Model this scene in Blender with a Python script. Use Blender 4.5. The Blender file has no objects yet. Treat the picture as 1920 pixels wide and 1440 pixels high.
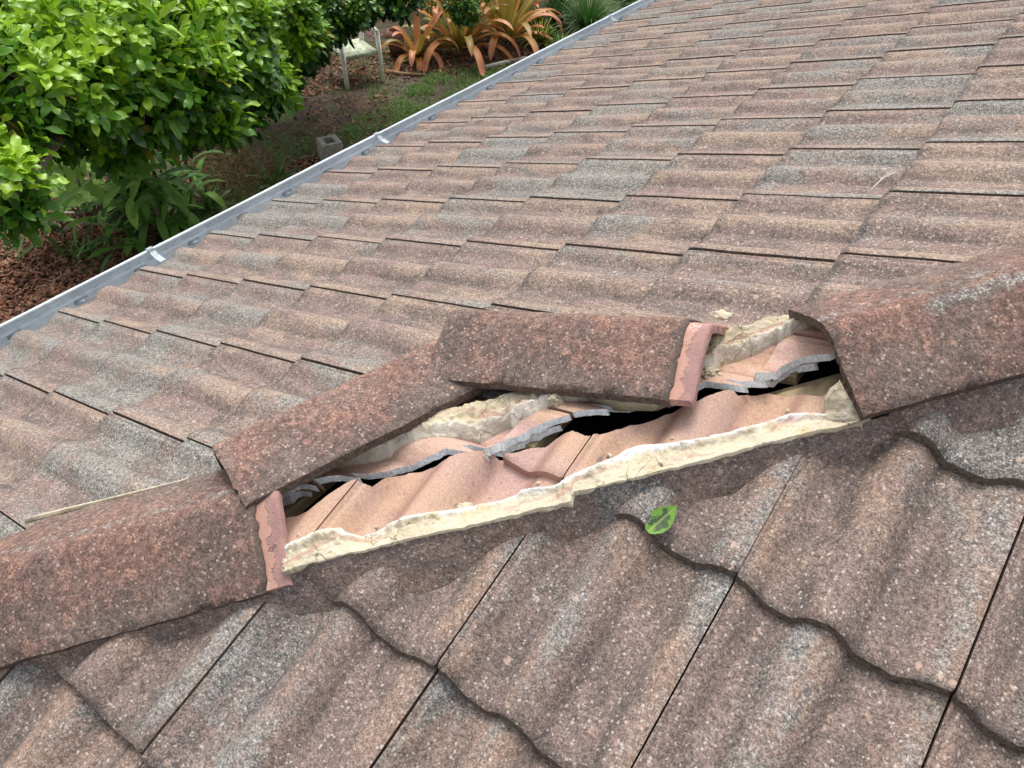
import bpy, bmesh, math, random
from mathutils import Vector, Matrix, noise as mnoise
random.seed(7)
S = bpy.context.scene
COL = S.collection

# ------------------------------------------------------------------ camera
F = 1458.45 / 1920.0
CAM = Vector((0.42870816, -0.7278320, 0.89943857))
RX = Vector((0.81319889, 0.58107241, 0.03259476))
RY = Vector((-0.41719719, 0.54297859, 0.72878032))
RZ = Vector((0.40577588, -0.60624179, 0.68397136))
cd = bpy.data.cameras.new('camera')
cd.sensor_width = 36.0
cd.lens = 36.0 * F
cd.clip_start = 0.02
cd.clip_end = 500
cam = bpy.data.objects.new('camera', cd)
COL.objects.link(cam)
cam.matrix_world = Matrix(((RX.x, RY.x, RZ.x, CAM.x), (RX.y, RY.y, RZ.y, CAM.y), (RX.z, RY.z, RZ.z, CAM.z), (0, 0, 0, 1)))
S.camera = cam

# ------------------------------------------------------------------ light
SUN_EL, SUN_AZ = math.radians(63), math.radians(322)
w = bpy.data.worlds.new('World')
S.world = w
w.use_nodes = True
nt = w.node_tree
nt.nodes.clear()
sky = nt.nodes.new('ShaderNodeTexSky')
sky.sky_type = 'NISHITA'
sky.sun_disc = False
sky.sun_elevation = SUN_EL
sky.sun_rotation = SUN_AZ
sky.dust_density = 4.0
sky.air_density = 1.0
hs = nt.nodes.new('ShaderNodeHueSaturation')
hs.inputs['Saturation'].default_value = 0.3
bg = nt.nodes.new('ShaderNodeBackground')
bg.inputs['Strength'].default_value = 0.15
wo = nt.nodes.new('ShaderNodeOutputWorld')
nt.links.new(sky.outputs[0], hs.inputs['Color'])
nt.links.new(hs.outputs[0], bg.inputs['Color'])
nt.links.new(bg.outputs[0], wo.inputs['Surface'])
sd = bpy.data.lights.new('sun', 'SUN')
sd.energy = 1.2
sd.angle = math.radians(26)
sd.color = (1.0, 0.96, 0.9)
sun = bpy.data.objects.new('sun', sd)
COL.objects.link(sun)
# sun direction: sky rotation 0 is +Y, clockwise seen from above
sv = Vector((math.sin(SUN_AZ) * math.cos(SUN_EL), math.cos(SUN_AZ) * math.cos(SUN_EL), math.sin(SUN_EL)))
sun.rotation_euler = sv.to_track_quat('Z', 'Y').to_euler()
S.view_settings.view_transform = 'Standard'
S.view_settings.look = 'None'
S.view_settings.exposure = 0.68
S.view_settings.gamma = 1.0

# ------------------------------------------------------------------ geometry of the roof (metres)
T = 0.3713168           # rise per metre of both slopes
XA, YA, WA = -2.2022583, -0.2248927, 0.300      # far slope: course butts along x, side joints along y
XB, YB, WB = -0.2215305, -0.6508249, 0.2875480  # near slope
G = 0.3044139
STEP = 0.019
PS = 1.0                # roll height factor
PA = 0.84                # the far slope's rolls are a little flatter
Q2 = math.sqrt(2)
GZ = -2.8               # garden level


def ray(px, py):
    return (RX * ((px - 960) / 1458.45) + RY * (-(py - 720) / 1458.45) - RZ)


def on_plane(px, py, n, o):
    d = ray(px, py)
    return CAM + d * ((o - CAM).dot(n) / d.dot(n))


def on_z(px, py, z=GZ):
    return on_plane(px, py, Vector((0, 0, 1)), Vector((0, 0, z)))


def at_dist(px, py, dist):
    d = ray(px, py)
    return CAM + d * dist


def project(P):
    v = P - CAM
    d = -v.dot(RZ)
    if d <= 0.01:
        return None
    return (960 + 1458.45 * v.dot(RX) / d, 720 - 1458.45 * v.dot(RY) / d)


PROF = [(0, 0), (.022, -.0005), (.034, -.0045), (.046, -.0045), (.058, -.0035), (.09, -.008), (.14, -.019), (.175, -.0245), (.19, -.0252), (.29, -.0258), (.305, -.0245), (.33, -.017),
        (.37, -.006), (.41, .0005), (.45, .0022), (.49, .0006), (.53, -.005), (.57, -.0145), (.605, -.0235), (.62, -.0252), (.78, -.0262), (.80, -.0245),
        (.84, -.0155), (.88, -.0065), (.92, -.0012), (.96, .001), (1.0, .0015)]


def prof(s):
    s = min(max(s, 0.0), 1.0)
    for (a, za), (b, zb) in zip(PROF, PROF[1:]):
        if s <= b:
            u = (s - a) / (b - a)
            return (za + (zb - za) * u) * PS
    return PROF[-1][1]


def surf_a(x, y):
    """height of the tiled far slope"""
    c = math.floor((x - XA) / G)
    d = x - XA - c * G
    k = math.floor((y - YA) / WA)
    s = 1 - (y - YA - k * WA) / WA
    return T * x - STEP * d / G + PA * prof(s)


def surf_b(x, y):
    c = math.floor((y - YB) / G)
    d = y - YB - c * G
    k = math.floor((x - XB) / WB)
    s = (x - XB - k * WB) / WB
    return T * y - STEP * d / G + prof(s)


def hit(px, py, side, dh=0.0):
    """point where the line of sight meets the far (A) or near (B) slope, dh above its tiles"""
    n = Vector((-T, 0, 1)) if side == 'A' else Vector((0, -T, 1))
    h = -0.012
    for _ in range(10):
        P = on_plane(px, py, n, Vector((0, 0, h + dh)))
        z = (surf_a if side == 'A' else surf_b)(P.x, P.y)
        h = 0.5 * h + 0.5 * (z - T * (P.x if side == 'A' else P.y))
    return P


def lerp_tab(tab, x):
    if x <= tab[0][0]:
        return tab[0][1]
    for (a, u), (b, v) in zip(tab, tab[1:]):
        if x <= b:
            return u + (v - u) * (x - a) / max(b - a, 1e-9)
    return tab[-1][1]


def nz(x, y=0.0, z=0.0, sc=1.0):
    return mnoise.noise(Vector((x * sc, y * sc, z * sc)))


# ------------------------------------------------------------------ object helpers
def mesh_obj(name, verts, faces, mats, parent=None, fmat=None, smooth=True, origin=None, attrs=None):
    me = bpy.data.meshes.new(name)
    if origin is not None:
        verts = [tuple(Vector(v) - origin) for v in verts]
    me.from_pydata([tuple(v) for v in verts], [], faces)
    for m in (mats if isinstance(mats, (list, tuple)) else [mats]):
        me.materials.append(m)
    if fmat:
        me.polygons.foreach_set('material_index', fmat)
    if smooth:
        me.polygons.foreach_set('use_smooth', [True] * len(me.polygons))
    if attrs:
        for an, vals in attrs.items():
            a = me.attributes.new(an, 'FLOAT', 'POINT')
            a.data.foreach_set('value', vals)
    me.update()
    o = bpy.data.objects.new(name, me)
    COL.objects.link(o)
    if origin is not None:
        o.location = origin
    if parent is not None:
        o.parent = parent
    return o


def thing(name, label, cat, loc, group=None):
    o = bpy.data.objects.new(name, None)
    o.empty_display_size = 0.1
    COL.objects.link(o)
    o.location = loc
    tag(o, label, cat, group)
    return o


def tag(o, label=None, cat=None, group=None, kind=None):
    if label:
        o['label'] = label
    if cat:
        o['category'] = cat
    if group:
        o['group'] = group
    if kind:
        o['kind'] = kind
    return o


class MB:
    """collects shapes into one mesh"""
    def __init__(s):
        s.v, s.f, s.m = [], [], []

    def add(s, vs, fs, mi=0):
        b = len(s.v)
        s.v += [Vector(v) for v in vs]
        s.f += [tuple(i + b for i in f) for f in fs]
        s.m += [mi] * len(fs)

    def box(s, c, size, rot=None, mi=0, bev=0.0):
        bm = bmesh.new()
        bmesh.ops.create_cube(bm, size=1.0)
        for v in bm.verts:
            v.co = Vector((v.co.x * size[0], v.co.y * size[1], v.co.z * size[2]))
        if bev:
            bmesh.ops.bevel(bm, geom=bm.edges[:], offset=bev, segments=2, affect='EDGES')
        M = rot.to_4x4() if rot is not None else Matrix.Identity(4)
        for v in bm.verts:
            v.co = (M @ v.co) + Vector(c)
        bm.verts.index_update()
        s.add([v.co.copy() for v in bm.verts], [[v.index for v in f.verts] for f in bm.faces], mi)
        bm.free()

    def tube(s, pts, rad, n=8, mi=0, cap=True):
        pts = [Vector(p) for p in pts]
        rings = []
        pd = None
        for i, p in enumerate(pts):
            d = (pts[min(i + 1, len(pts) - 1)] - pts[max(i - 1, 0)]).normalized()
            if pd is None:
                a = d.orthogonal().normalized()
            else:
                a = (a - d * a.dot(d)).normalized()
            pd = d
            b = d.cross(a)
            r = rad[i] if isinstance(rad, (list, tuple)) else rad
            rings.append([p + (a * math.cos(2 * math.pi * j / n) + b * math.sin(2 * math.pi * j / n)) * r for j in range(n)])
        vs = [v for r in rings for v in r]
        fs = []
        for i in range(len(pts) - 1):
            for j in range(n):
                k = (j + 1) % n
                fs.append((i * n + j, i * n + k, (i + 1) * n + k, (i + 1) * n + j))
        if cap:
            fs.append(tuple(range(n))[::-1])
            fs.append(tuple((len(pts) - 1) * n + j for j in range(n)))
        s.add(vs, fs, mi)

    def build(s, name, mats, parent=None, origin=None, smooth=True, attrs=None):
        vs = s.v
        loc = None
        if parent is not None:
            vs = [v - Vector(parent.location) for v in vs]
        elif origin is not None:
            loc = Vector(origin)
        return mesh_obj(name, vs, s.f, mats, parent, s.m, smooth, origin=loc, attrs=attrs)


def smooth_by_angle(o, deg=35):
    me = o.data
    bm = bmesh.new()
    bm.from_mesh(me)
    lim = math.radians(deg)
    for e in bm.edges:
        if len(e.link_faces) == 2 and e.calc_face_angle(0) > lim:
            e.smooth = False
    bm.to_mesh(me)
    bm.free()


# ------------------------------------------------------------------ materials
class NB:
    def __init__(s, name):
        s.mat = bpy.data.materials.new(name)
        s.mat.use_nodes = True
        s.nt = s.mat.node_tree
        s.nt.nodes.clear()
        s.out = s.n('OutputMaterial')

    def n(s, t, **kw):
        nd = s.nt.nodes.new('ShaderNode' + t)
        for k, v in kw.items():
            setattr(nd, k, v)
        return nd

    def l(s, a, b):
        s.nt.links.new(a, b)

    def setin(s, sock, v):
        if isinstance(v, bpy.types.NodeSocket):
            s.l(v, sock)
        else:
            sock.default_value = v

    def math(s, op, a, b=0.0, c=0.0, clamp=False):
        m = s.n('Math', operation=op, use_clamp=clamp)
        for i, v in enumerate((a, b, c)):
            s.setin(m.inputs[i], v)
        return m.outputs[0]

    def ramp(s, v, lo, hi, a=0.0, b=1.0):
        m = s.n('MapRange', interpolation_type='SMOOTHSTEP')
        s.setin(m.inputs[0], v)
        m.inputs[1].default_value = lo
        m.inputs[2].default_value = hi
        m.inputs[3].default_value = a
        m.inputs[4].default_value = b
        return m.outputs[0]

    def mix(s, f, a, b, blend='MIX'):
        m = s.n('Mix', data_type='RGBA', blend_type=blend)
        s.setin(m.inputs[0], f)
        for i, v in ((6, a), (7, b)):
            if isinstance(v, tuple):
                v = (v[0], v[1], v[2], 1)
            s.setin(m.inputs[i], v)
        return m.outputs[2]

    def noise(s, vec, scale, detail=3, rough=0.55, dist=0.0):
        m = s.n('TexNoise')
        s.l(vec, m.inputs['Vector'])
        m.inputs['Scale'].default_value = scale
        m.inputs['Detail'].default_value = detail
        m.inputs['Roughness'].default_value = rough
        m.inputs['Distortion'].default_value = dist
        return m.outputs['Fac']

    def voro(s, vec, scale, feature='F1', rnd=1.0):
        m = s.n('TexVoronoi', feature=feature)
        s.l(vec, m.inputs['Vector'])
        m.inputs['Scale'].default_value = scale
        m.inputs['Randomness'].default_value = rnd
        return m

    def pos(s, offset=True, scale=(1, 1, 1)):
        g = s.n('NewGeometry')
        v = g.outputs['Position']
        if scale != (1, 1, 1):
            mm = s.n('VectorMath', operation='MULTIPLY')
            s.l(v, mm.inputs[0])
            mm.inputs[1].default_value = scale
            v = mm.outputs[0]
        if offset:
            oi = s.n('ObjectInfo')
            m = s.n('VectorMath', operation='MULTIPLY_ADD')
            cx = s.n('CombineXYZ')
            r = oi.outputs['Random']
            s.l(r, cx.inputs[0])
            s.l(s.math('MULTIPLY', r, 7.3), cx.inputs[1])
            s.l(s.math('MULTIPLY', r, 3.1), cx.inputs[2])
            s.l(cx.outputs[0], m.inputs[0])
            m.inputs[1].default_value = (31, 31, 31)
            s.l(v, m.inputs[2])
            v = m.outputs[0]
        return v

    def rand(s):
        return s.n('ObjectInfo').outputs['Random']

    def finish(s, color, rough=0.85, bump=None, bstr=0.3, bdist=0.003, spec=0.3, trans=None, metal=0.0, sheen=0.0):
        p = s.n('BsdfPrincipled')
        s.setin(p.inputs['Base Color'], color if not isinstance(color, tuple) else (*color, 1))
        s.setin(p.inputs['Roughness'], rough)
        p.inputs['Specular IOR Level'].default_value = spec
        p.inputs['Metallic'].default_value = metal
        if bump is not None:
            b = s.n('Bump')
            b.inputs['Strength'].default_value = bstr
            b.inputs['Distance'].default_value = bdist
            s.l(bump, b.inputs['Height'])
            s.l(b.outputs[0], p.inputs['Normal'])
        sh = p.outputs[0]
        if trans:
            tr = s.n('BsdfTranslucent')
            s.setin(tr.inputs['Color'], color)
            mx = s.n('MixShader')
            mx.inputs[0].default_value = trans
            s.l(sh, mx.inputs[1])
            s.l(tr.outputs[0], mx.inputs[2])
            sh = mx.outputs[0]
        s.l(sh, s.out.inputs['Surface'])
        return s.mat


def spots(b, vec, scale, size, keep):
    """ragged flecks: 1 inside a fleck"""
    nn = b.n('TexNoise')
    b.l(vec, nn.inputs['Vector'])
    nn.inputs['Scale'].default_value = scale * 1.6
    nn.inputs['Detail'].default_value = 4
    nn.inputs['Roughness'].default_value = 0.7
    wv = b.n('VectorMath', operation='MULTIPLY_ADD')
    b.l(nn.outputs['Color'], wv.inputs[0])
    k = 1.1 / scale
    wv.inputs[1].default_value = (k, k, k)
    b.l(vec, wv.inputs[2])
    v = b.voro(wv.outputs[0], scale)
    sep = b.n('SeparateColor')
    b.l(v.outputs['Color'], sep.inputs[0])
    rad = b.math('MULTIPLY', b.math('ADD', b.math('POWER', sep.outputs[0], 3.0), 0.25), size * 0.8)
    m = b.ramp(b.math('SUBTRACT', rad, v.outputs['Distance']), -0.06, 0.06)
    on = b.math('GREATER_THAN', sep.outputs[1], 1 - keep)
    return b.math('MULTIPLY', m, on)


def grain(b, c, f, lo, hi):
    """multiply a colour by a grey between lo and hi following f"""
    g = b.math('ADD', lo, b.math('MULTIPLY', b.ramp(f, 0.36, 0.64), hi - lo))
    cx = b.n('CombineXYZ')
    for i in range(3):
        b.l(g, cx.inputs[i])
    m = b.n('VectorMath', operation='MULTIPLY')
    b.l(c, m.inputs[0])
    b.l(cx.outputs[0], m.inputs[1])
    return m.outputs[0]


def weathered_tile(name, side, sheltered=True):
    b = NB(name)
    # wash marks run down the slope
    st = (0.30, 1, 1) if side == 'A' else (1, 0.30, 1)
    pv = b.pos(True)
    ps = b.pos(True, st)
    big = b.noise(ps, 6.5, 4, 0.6)
    med = b.noise(ps, 24, 4, 0.6)
    gr1 = b.noise(pv, 330, 2, 0.8)
    gr2 = b.noise(pv, 130, 3, 0.75)
    mid = b.noise(pv, 42, 4, 0.65)
    r = b.rand()
    ph = b.n('Attribute', attribute_name='crest').outputs['Fac']
    up = b.n('Attribute', attribute_name='upslope').outputs['Fac']
    if not sheltered:
        up = b.math('ADD', up, 0.5)
        ph = b.math('ADD', ph, 0.35)
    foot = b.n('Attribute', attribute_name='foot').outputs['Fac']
    if side == 'A':
        red, tan, gry, drk = (.245, .180, .156), (.325, .245, .190), (.225, .213, .192), (.105, .092, .085)
    else:
        red, tan, gry, drk = (.232, .172, .149), (.300, .212, .163), (.222, .211, .198), (.105, .091, .083)
    # every tile has weathered its own way
    k = b.math('ADD', b.math('MULTIPLY', b.math('SUBTRACT', r, 0.5), 0.24 if side == 'A' else 0.10), big)
    k = b.math('ADD', k, b.math('MULTIPLY', b.math('SUBTRACT', mid, 0.5), 0.25))
    gmask = b.ramp(b.math('ADD', k, b.math('MULTIPLY', ph, 0.04)), 0.50, 0.68)
    kt = b.math('ADD', b.noise(ps, 8.5, 3, 0.6), b.math('MULTIPLY', ph, 0.12))
    kt = b.math('ADD', kt, b.math('MULTIPLY', b.math('SUBTRACT', up, 0.5), 0.12))
    c = b.mix(b.math('MULTIPLY', b.ramp(kt, 0.50, 0.68), 0.85), red, tan)
    c = b.mix(gmask, c, gry)
    # grime in the pans; darker lines at the foot of the rolls and along the nose
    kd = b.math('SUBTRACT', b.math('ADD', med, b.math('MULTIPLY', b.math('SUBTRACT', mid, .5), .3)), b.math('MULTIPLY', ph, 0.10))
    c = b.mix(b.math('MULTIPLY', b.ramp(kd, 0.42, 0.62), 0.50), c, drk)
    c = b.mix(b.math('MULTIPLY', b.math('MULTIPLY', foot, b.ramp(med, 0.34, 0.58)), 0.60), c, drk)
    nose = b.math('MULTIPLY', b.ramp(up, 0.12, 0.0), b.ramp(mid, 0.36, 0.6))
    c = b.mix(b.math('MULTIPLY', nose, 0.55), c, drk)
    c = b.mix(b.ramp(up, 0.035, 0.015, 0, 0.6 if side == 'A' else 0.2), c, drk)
    # sandy granular face
    c = grain(b, c, gr2, 0.74, 1.27)
    c = grain(b, c, gr1, 0.62, 1.38)
    wg = b.math('MULTIPLY', gmask, b.ramp(gr1, 0.50, 0.60))
    c = b.mix(b.math('MULTIPLY', wg, 0.38), c, (.52, .50, .46))
    bg_ = b.math('MULTIPLY', gmask, b.ramp(gr2, 0.47, 0.38))
    c = b.mix(b.math('MULTIPLY', bg_, 0.45), c, (.06, .057, .054))
    dk = spots(b, pv, 30, 0.34, 0.22)
    c = b.mix(b.math('MULTIPLY', dk, 0.45), c, (.07, .06, .05))
    s1 = spots(b, pv, 75, 0.44, 0.22 if side == 'A' else 0.26)
    s2 = spots(b, pv, 230, 0.58, 0.36)
    clus = b.ramp(b.noise(pv, 11, 3, 0.6), 0.42, 0.60)
    c = b.mix(b.math('MULTIPLY', b.math('MULTIPLY', s1, clus), 0.70), c, (.60, .43, .34))
    c = b.mix(b.math('MULTIPLY', s2, 0.55), c, (.68, .62, .55))
    # where the caps and bedding kept the weather off, the concrete stays pink
    g = b.n('NewGeometry')
    sx = b.n('SeparateXYZ')
    b.l(g.outputs['Position'], sx.inputs[0])
    lat = b.math('MULTIPLY', b.math('SUBTRACT', sx.outputs[0], sx.outputs[1]), 0.70711)
    if not sheltered:
        cl = b.math('MULTIPLY', lat, 0.0)
    elif side == 'A':
        cl = b.math('GREATER_THAN', lat, -0.125)
    else:
        cl = b.math('LESS_THAN', lat, 0.092)
    pf = b.pos(False)
    pn = b.noise(pf, 5.0, 2)
    clean = b.mix(b.ramp(pn, 0.42, 0.58), (.53, .345, .245), (.50, .330, .285))
    clean = b.mix(b.ramp(b.noise(pf, 45, 5, 0.7), 0.50, 0.72, 0, 0.45), clean, (.34, .19, .15))
    clean = b.mix(b.math('MULTIPLY', b.ramp(b.math('ABSOLUTE', lat), 0.03, 0.09), b.ramp(b.noise(pf, 30, 5, 0.75), 0.50, 0.66, 0, 0.75)), clean, (.66, .55, .49))
    clean = b.mix(b.math('MULTIPLY', spots(b, pf, 110, 0.45, 0.25), 0.5), clean, (.20, .13, .10))
    clean = b.mix(b.math('MULTIPLY', foot, 0.72), clean, (.27, .155, .120))  # shading of the rolls painted into the pink as darker feet
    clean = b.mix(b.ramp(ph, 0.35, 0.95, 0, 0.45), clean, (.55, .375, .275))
    clean = grain(b, clean, gr1, 0.86, 1.12)
    if not sheltered:
        cl = b.math('MULTIPLY', cl, 0.0)
        c = b.mix(0.10, c, (.085, .070, .062))
    c = b.mix(cl, c, clean)
    hgt = b.math('ADD', b.math('MULTIPLY', gr1, 0.6), b.math('MULTIPLY', gr2, 1.0))
    hgt = b.math('MULTIPLY', hgt, b.math('SUBTRACT', 1.0, b.math('MULTIPLY', cl, 0.45)))
    return b.finish(c, 0.93, hgt, 0.6, 0.004, spec=0.2)


def weathered_cap():
    b = NB('weathered_ridge')
    pv = b.pos(True)
    big = b.noise(pv, 6, 4, 0.6)
    fine = b.noise(pv, 260, 3, 0.75)
    fine2 = b.noise(pv, 80, 4, 0.7)
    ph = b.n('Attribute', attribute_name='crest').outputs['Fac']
    gpatch = b.n('Attribute', attribute_name='lichen').outputs['Fac']
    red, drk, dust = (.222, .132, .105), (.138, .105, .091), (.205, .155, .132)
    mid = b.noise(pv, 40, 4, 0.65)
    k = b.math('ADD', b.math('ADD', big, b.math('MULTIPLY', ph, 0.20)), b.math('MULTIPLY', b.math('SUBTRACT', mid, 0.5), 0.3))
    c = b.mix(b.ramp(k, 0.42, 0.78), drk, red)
    c = b.mix(b.math('MULTIPLY', b.ramp(b.noise(pv, 9, 4), 0.46, 0.66), 0.6), c, dust)
    c = grain(b, c, fine2, 0.76, 1.24)
    c = grain(b, c, fine, 0.62, 1.40)
    kb = b.math('MULTIPLY', b.ramp(mid, 0.52, 0.66), b.ramp(k, 0.5, 0.7))
    c = b.mix(b.math('MULTIPLY', b.math('MULTIPLY', kb, b.ramp(fine, 0.46, 0.56)), 0.55), c, (.50, .27, .19))
    # pale growth on the top of the caps
    gk = b.math('ADD', gpatch, b.math('MULTIPLY', b.math('SUBTRACT', fine2, 0.5), 1.1))
    c = b.mix(b.ramp(gk, 0.40, 0.62, 0, 0.75), c, (.17, .163, .150))
    c = b.mix(b.math('MULTIPLY', b.ramp(gk, 0.45, 0.7), b.ramp(fine, 0.50, 0.60)), c, (.50, .48, .44))
    s1 = b.math('MULTIPLY', spots(b, pv, 65, 0.44, 0.30), b.ramp(b.noise(pv, 10, 3), 0.42, 0.6))
    s2 = spots(b, pv, 210, 0.55, 0.36)
    c = b.mix(b.math('MULTIPLY', s1, 0.75), c, (.54, .31, .23))
    c = b.mix(b.math('MULTIPLY', s2, 0.6), c, (.58, .46, .38))
    # moss in the end groove
    mo = b.n('Attribute', attribute_name='moss').outputs['Fac']
    c = b.mix(b.ramp(b.math('ADD', mo, b.math('MULTIPLY', b.math('SUBTRACT', fine2, 0.5), 1.3)), 0.35, 0.80, 0, 0.75), c, (.085, .074, .062))
    hgt = b.math('ADD', b.math('MULTIPLY', fine, 0.7), b.math('MULTIPLY', fine2, 0.9))
    return b.finish(c, 0.92, hgt, 0.55, 0.004, spec=0.2)


def collar_mat():
    b = NB('unweathered_collar')
    pv = b.pos(True)
    n = b.noise(pv, 30, 4, 0.6)
    ac = b.n('Attribute', attribute_name='along').outputs['Fac']
    c = b.mix(b.ramp(n, 0.4, 0.6), (.40, .235, .205), (.34, .200, .185))
    k = b.math('ADD', ac, b.math('MULTIPLY', b.math('SUBTRACT', b.noise(pv, 38, 3, 0.6), 0.5), 1.3))
    c = b.mix(b.ramp(k, 0.42, 0.36), c, (.50, .290, .225))
    f = b.noise(pv, 200, 3, 0.7)
    c = b.mix(b.ramp(f, 0.55, 0.7, 0, 0.35), c, (.55, .36, .29))
    wv = b.noise(pv, 22, 4, 0.65, 1.5)
    vein = b.math('MULTIPLY', b.ramp(b.math('ABSOLUTE', b.math('SUBTRACT', wv, 0.56)), 0.020, 0.006, 0, 0.85), b.ramp(b.noise(pv, 14, 2), 0.52, 0.60))
    c = b.mix(vein, c, (.68, .60, .62))
    return b.finish(c, 0.9, b.math('ADD', f, b.math('MULTIPLY', b.ramp(k, 0.42, 0.36), 2.0)), 0.5, 0.003, spec=0.2)


def broken_mat():
    b = NB('broken_concrete')
    pv = b.pos(True)
    f = b.noise(pv, 180, 4, 0.7)
    c = b.mix(b.ramp(f, 0.35, 0.65), (.66, .68, .69), (.95, .96, .97))
    c = b.mix(b.ramp(b.noise(pv, 400, 2), 0.38, 0.32, 0, 0.7), c, (.16, .16, .16))
    return b.finish(c, 0.95, f, 0.35, 0.002, spec=0.2)


def mortar_mat(name, base=(.60, .525, .395), pink=0.6, bloom=.85):
    b = NB(name)
    pv = b.pos(False)
    ac = b.n('Attribute', attribute_name='across').outputs['Fac']   # 0 inner lip, 1 outer pointed edge
    n1 = b.noise(pv, 18, 4, 0.6)
    n2 = b.noise(pv, 70, 4, 0.65)
    c = b.mix(b.ramp(n1, 0.35, 0.65), base, (base[0] * .93, base[1] * .91, base[2] * .84))
    c = b.mix(b.ramp(n2, 0.5, 0.72, 0, 0.55), c, (.70, .665, .58))
    # white bloom along the inner lip
    k = b.math('ADD', ac, b.math('MULTIPLY', b.math('SUBTRACT', n1, 0.5), 0.9))
    c = b.mix(b.ramp(k, 0.40, 0.18, 0, bloom), c, (.70, .715, .705))
    # pink slurry left between bed and pointing
    kp = b.math('ABSOLUTE', b.math('SUBTRACT', b.math('ADD', ac, b.math('MULTIPLY', b.math('SUBTRACT', b.noise(pv, 11, 3), 0.5), 1.6)), 0.55))
    pk = b.math('MULTIPLY', b.ramp(kp, 0.13, 0.07), b.ramp(b.noise(pv, 6.5, 2), 0.48, 0.56))
    c = b.mix(b.math('MULTIPLY', pk, pink), c, (.42, .235, .195))
    c = b.mix(b.ramp(b.noise(pv, 26, 5, 0.7), 0.50, 0.70, 0, 0.6), c, (.40, .365, .30))
    c = b.mix(b.ramp(b.noise(pv, 120, 4, 0.8), 0.56, 0.72, 0, 0.5), c, (.30, .26, .20))
    # ochre stains
    c = b.mix(b.math('MULTIPLY', spots(b, pv, 30, 0.5, 0.22), 0.5), c, (.55, .40, .20))
    c = b.mix(b.math('MULTIPLY', spots(b, pv, 130, 0.35, 0.25), 0.6), c, (.20, .16, .12))
    # hair cracks
    cr = b.voro(pv, 17, 'DISTANCE_TO_EDGE')
    wv = b.n('VectorMath', operation='MULTIPLY_ADD')
    nn = b.n('TexNoise')
    b.l(pv, nn.inputs['Vector'])
    nn.inputs['Scale'].default_value = 30
    b.l(nn.outputs['Color'], wv.inputs[0])
    wv.inputs[1].default_value = (.03, .03, .03)
    b.l(pv, wv.inputs[2])
    b.l(wv.outputs[0], cr.inputs['Vector'])
    ck = b.math('MULTIPLY', b.ramp(cr.outputs['Distance'], 0.012, 0.003), b.ramp(b.noise(pv, 9, 2), 0.54, 0.62))
    c = b.mix(b.math('MULTIPLY', ck, 0.75), c, (.16, .12, .08))
    h = b.math('SUBTRACT', b.math('ADD', b.math('MULTIPLY', n2, 1.6), b.math('MULTIPLY', b.noise(pv, 260, 2), 0.4)), b.math('MULTIPLY', ck, 1.2))
    return b.finish(c, 0.9, h, 0.6, 0.005, spec=0.2)


def simple(name, col, rough=0.8, var=0.25, scale=40, metal=0.0, bstr=0.3, bd=0.003, spec=0.3, stretch=(1, 1, 1)):
    b = NB(name)
    pv = b.pos(True, stretch)
    n = b.noise(pv, scale, 4, 0.65)
    lo = tuple(c * (1 - var) for c in col)
    hi = tuple(min(c * (1 + var), 1) for c in col)
    c = b.mix(b.ramp(n, 0.3, 0.7), lo, hi)
    return b.finish(c, rough, n, bstr, bd, spec=spec, metal=metal)


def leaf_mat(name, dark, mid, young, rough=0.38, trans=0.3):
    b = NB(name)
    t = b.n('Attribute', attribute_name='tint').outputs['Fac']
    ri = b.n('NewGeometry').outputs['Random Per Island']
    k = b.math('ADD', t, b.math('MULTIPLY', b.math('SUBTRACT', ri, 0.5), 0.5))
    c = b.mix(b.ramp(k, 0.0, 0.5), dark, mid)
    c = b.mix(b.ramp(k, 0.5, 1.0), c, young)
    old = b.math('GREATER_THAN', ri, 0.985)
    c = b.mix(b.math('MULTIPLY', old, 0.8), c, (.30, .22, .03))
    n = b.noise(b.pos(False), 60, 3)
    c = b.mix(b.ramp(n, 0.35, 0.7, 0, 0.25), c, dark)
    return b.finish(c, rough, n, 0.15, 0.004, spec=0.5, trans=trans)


M = {}
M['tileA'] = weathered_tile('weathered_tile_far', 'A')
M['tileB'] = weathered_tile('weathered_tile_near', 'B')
M['cap'] = weathered_cap()
M['collar'] = collar_mat()
M['broken'] = broken_mat()
M['mortar'] = mortar_mat('cream_mortar')
M['mortar2'] = mortar_mat('cream_mortar_upper', (.58, .50, .36), 0.6, .35)
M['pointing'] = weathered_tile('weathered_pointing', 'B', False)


def edge_mat(name, col, clean):
    b = NB(name)
    pv = b.pos(True)
    n = b.noise(pv, 150, 4, 0.7)
    c = b.mix(b.ramp(n, 0.3, 0.7), tuple(x * .5 for x in col), tuple(x * 1.5 for x in col))
    sx = b.n('SeparateXYZ')
    b.l(b.n('NewGeometry').outputs['Position'], sx.inputs[0])
    lat = b.math('ABSOLUTE', b.math('MULTIPLY', b.math('SUBTRACT', sx.outputs[0], sx.outputs[1]), 0.70711))
    c = b.mix(b.math('LESS_THAN', lat, 0.10), c, clean)
    return b.finish(c, 0.95, n, 0.8, 0.005, spec=0.15)


M['edge'] = edge_mat('tile_edge_grime', (.150, .115, .092), (.36, .20, .16))
M['cap_edge'] = simple('cap_edge_grime', (.120, .085, .070), 0.95, 0.45, 150, bstr=0.8, bd=0.005)
M['under'] = edge_mat('tile_underside', (.20, .12, .095), (.34, .18, .13))
M['timber'] = simple('roof_timber', (.34, .27, .16), 0.8, 0.35, 30, stretch=(.3, .3, 3))
M['void'] = simple('roof_blackout', (.012, .011, .011), 0.95, 0.2, 20)  # near-black colour stands in for the unlit roof space
M['wall'] = simple('house_wall', (.42, .38, .32), 0.9, 0.1, 20)


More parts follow.
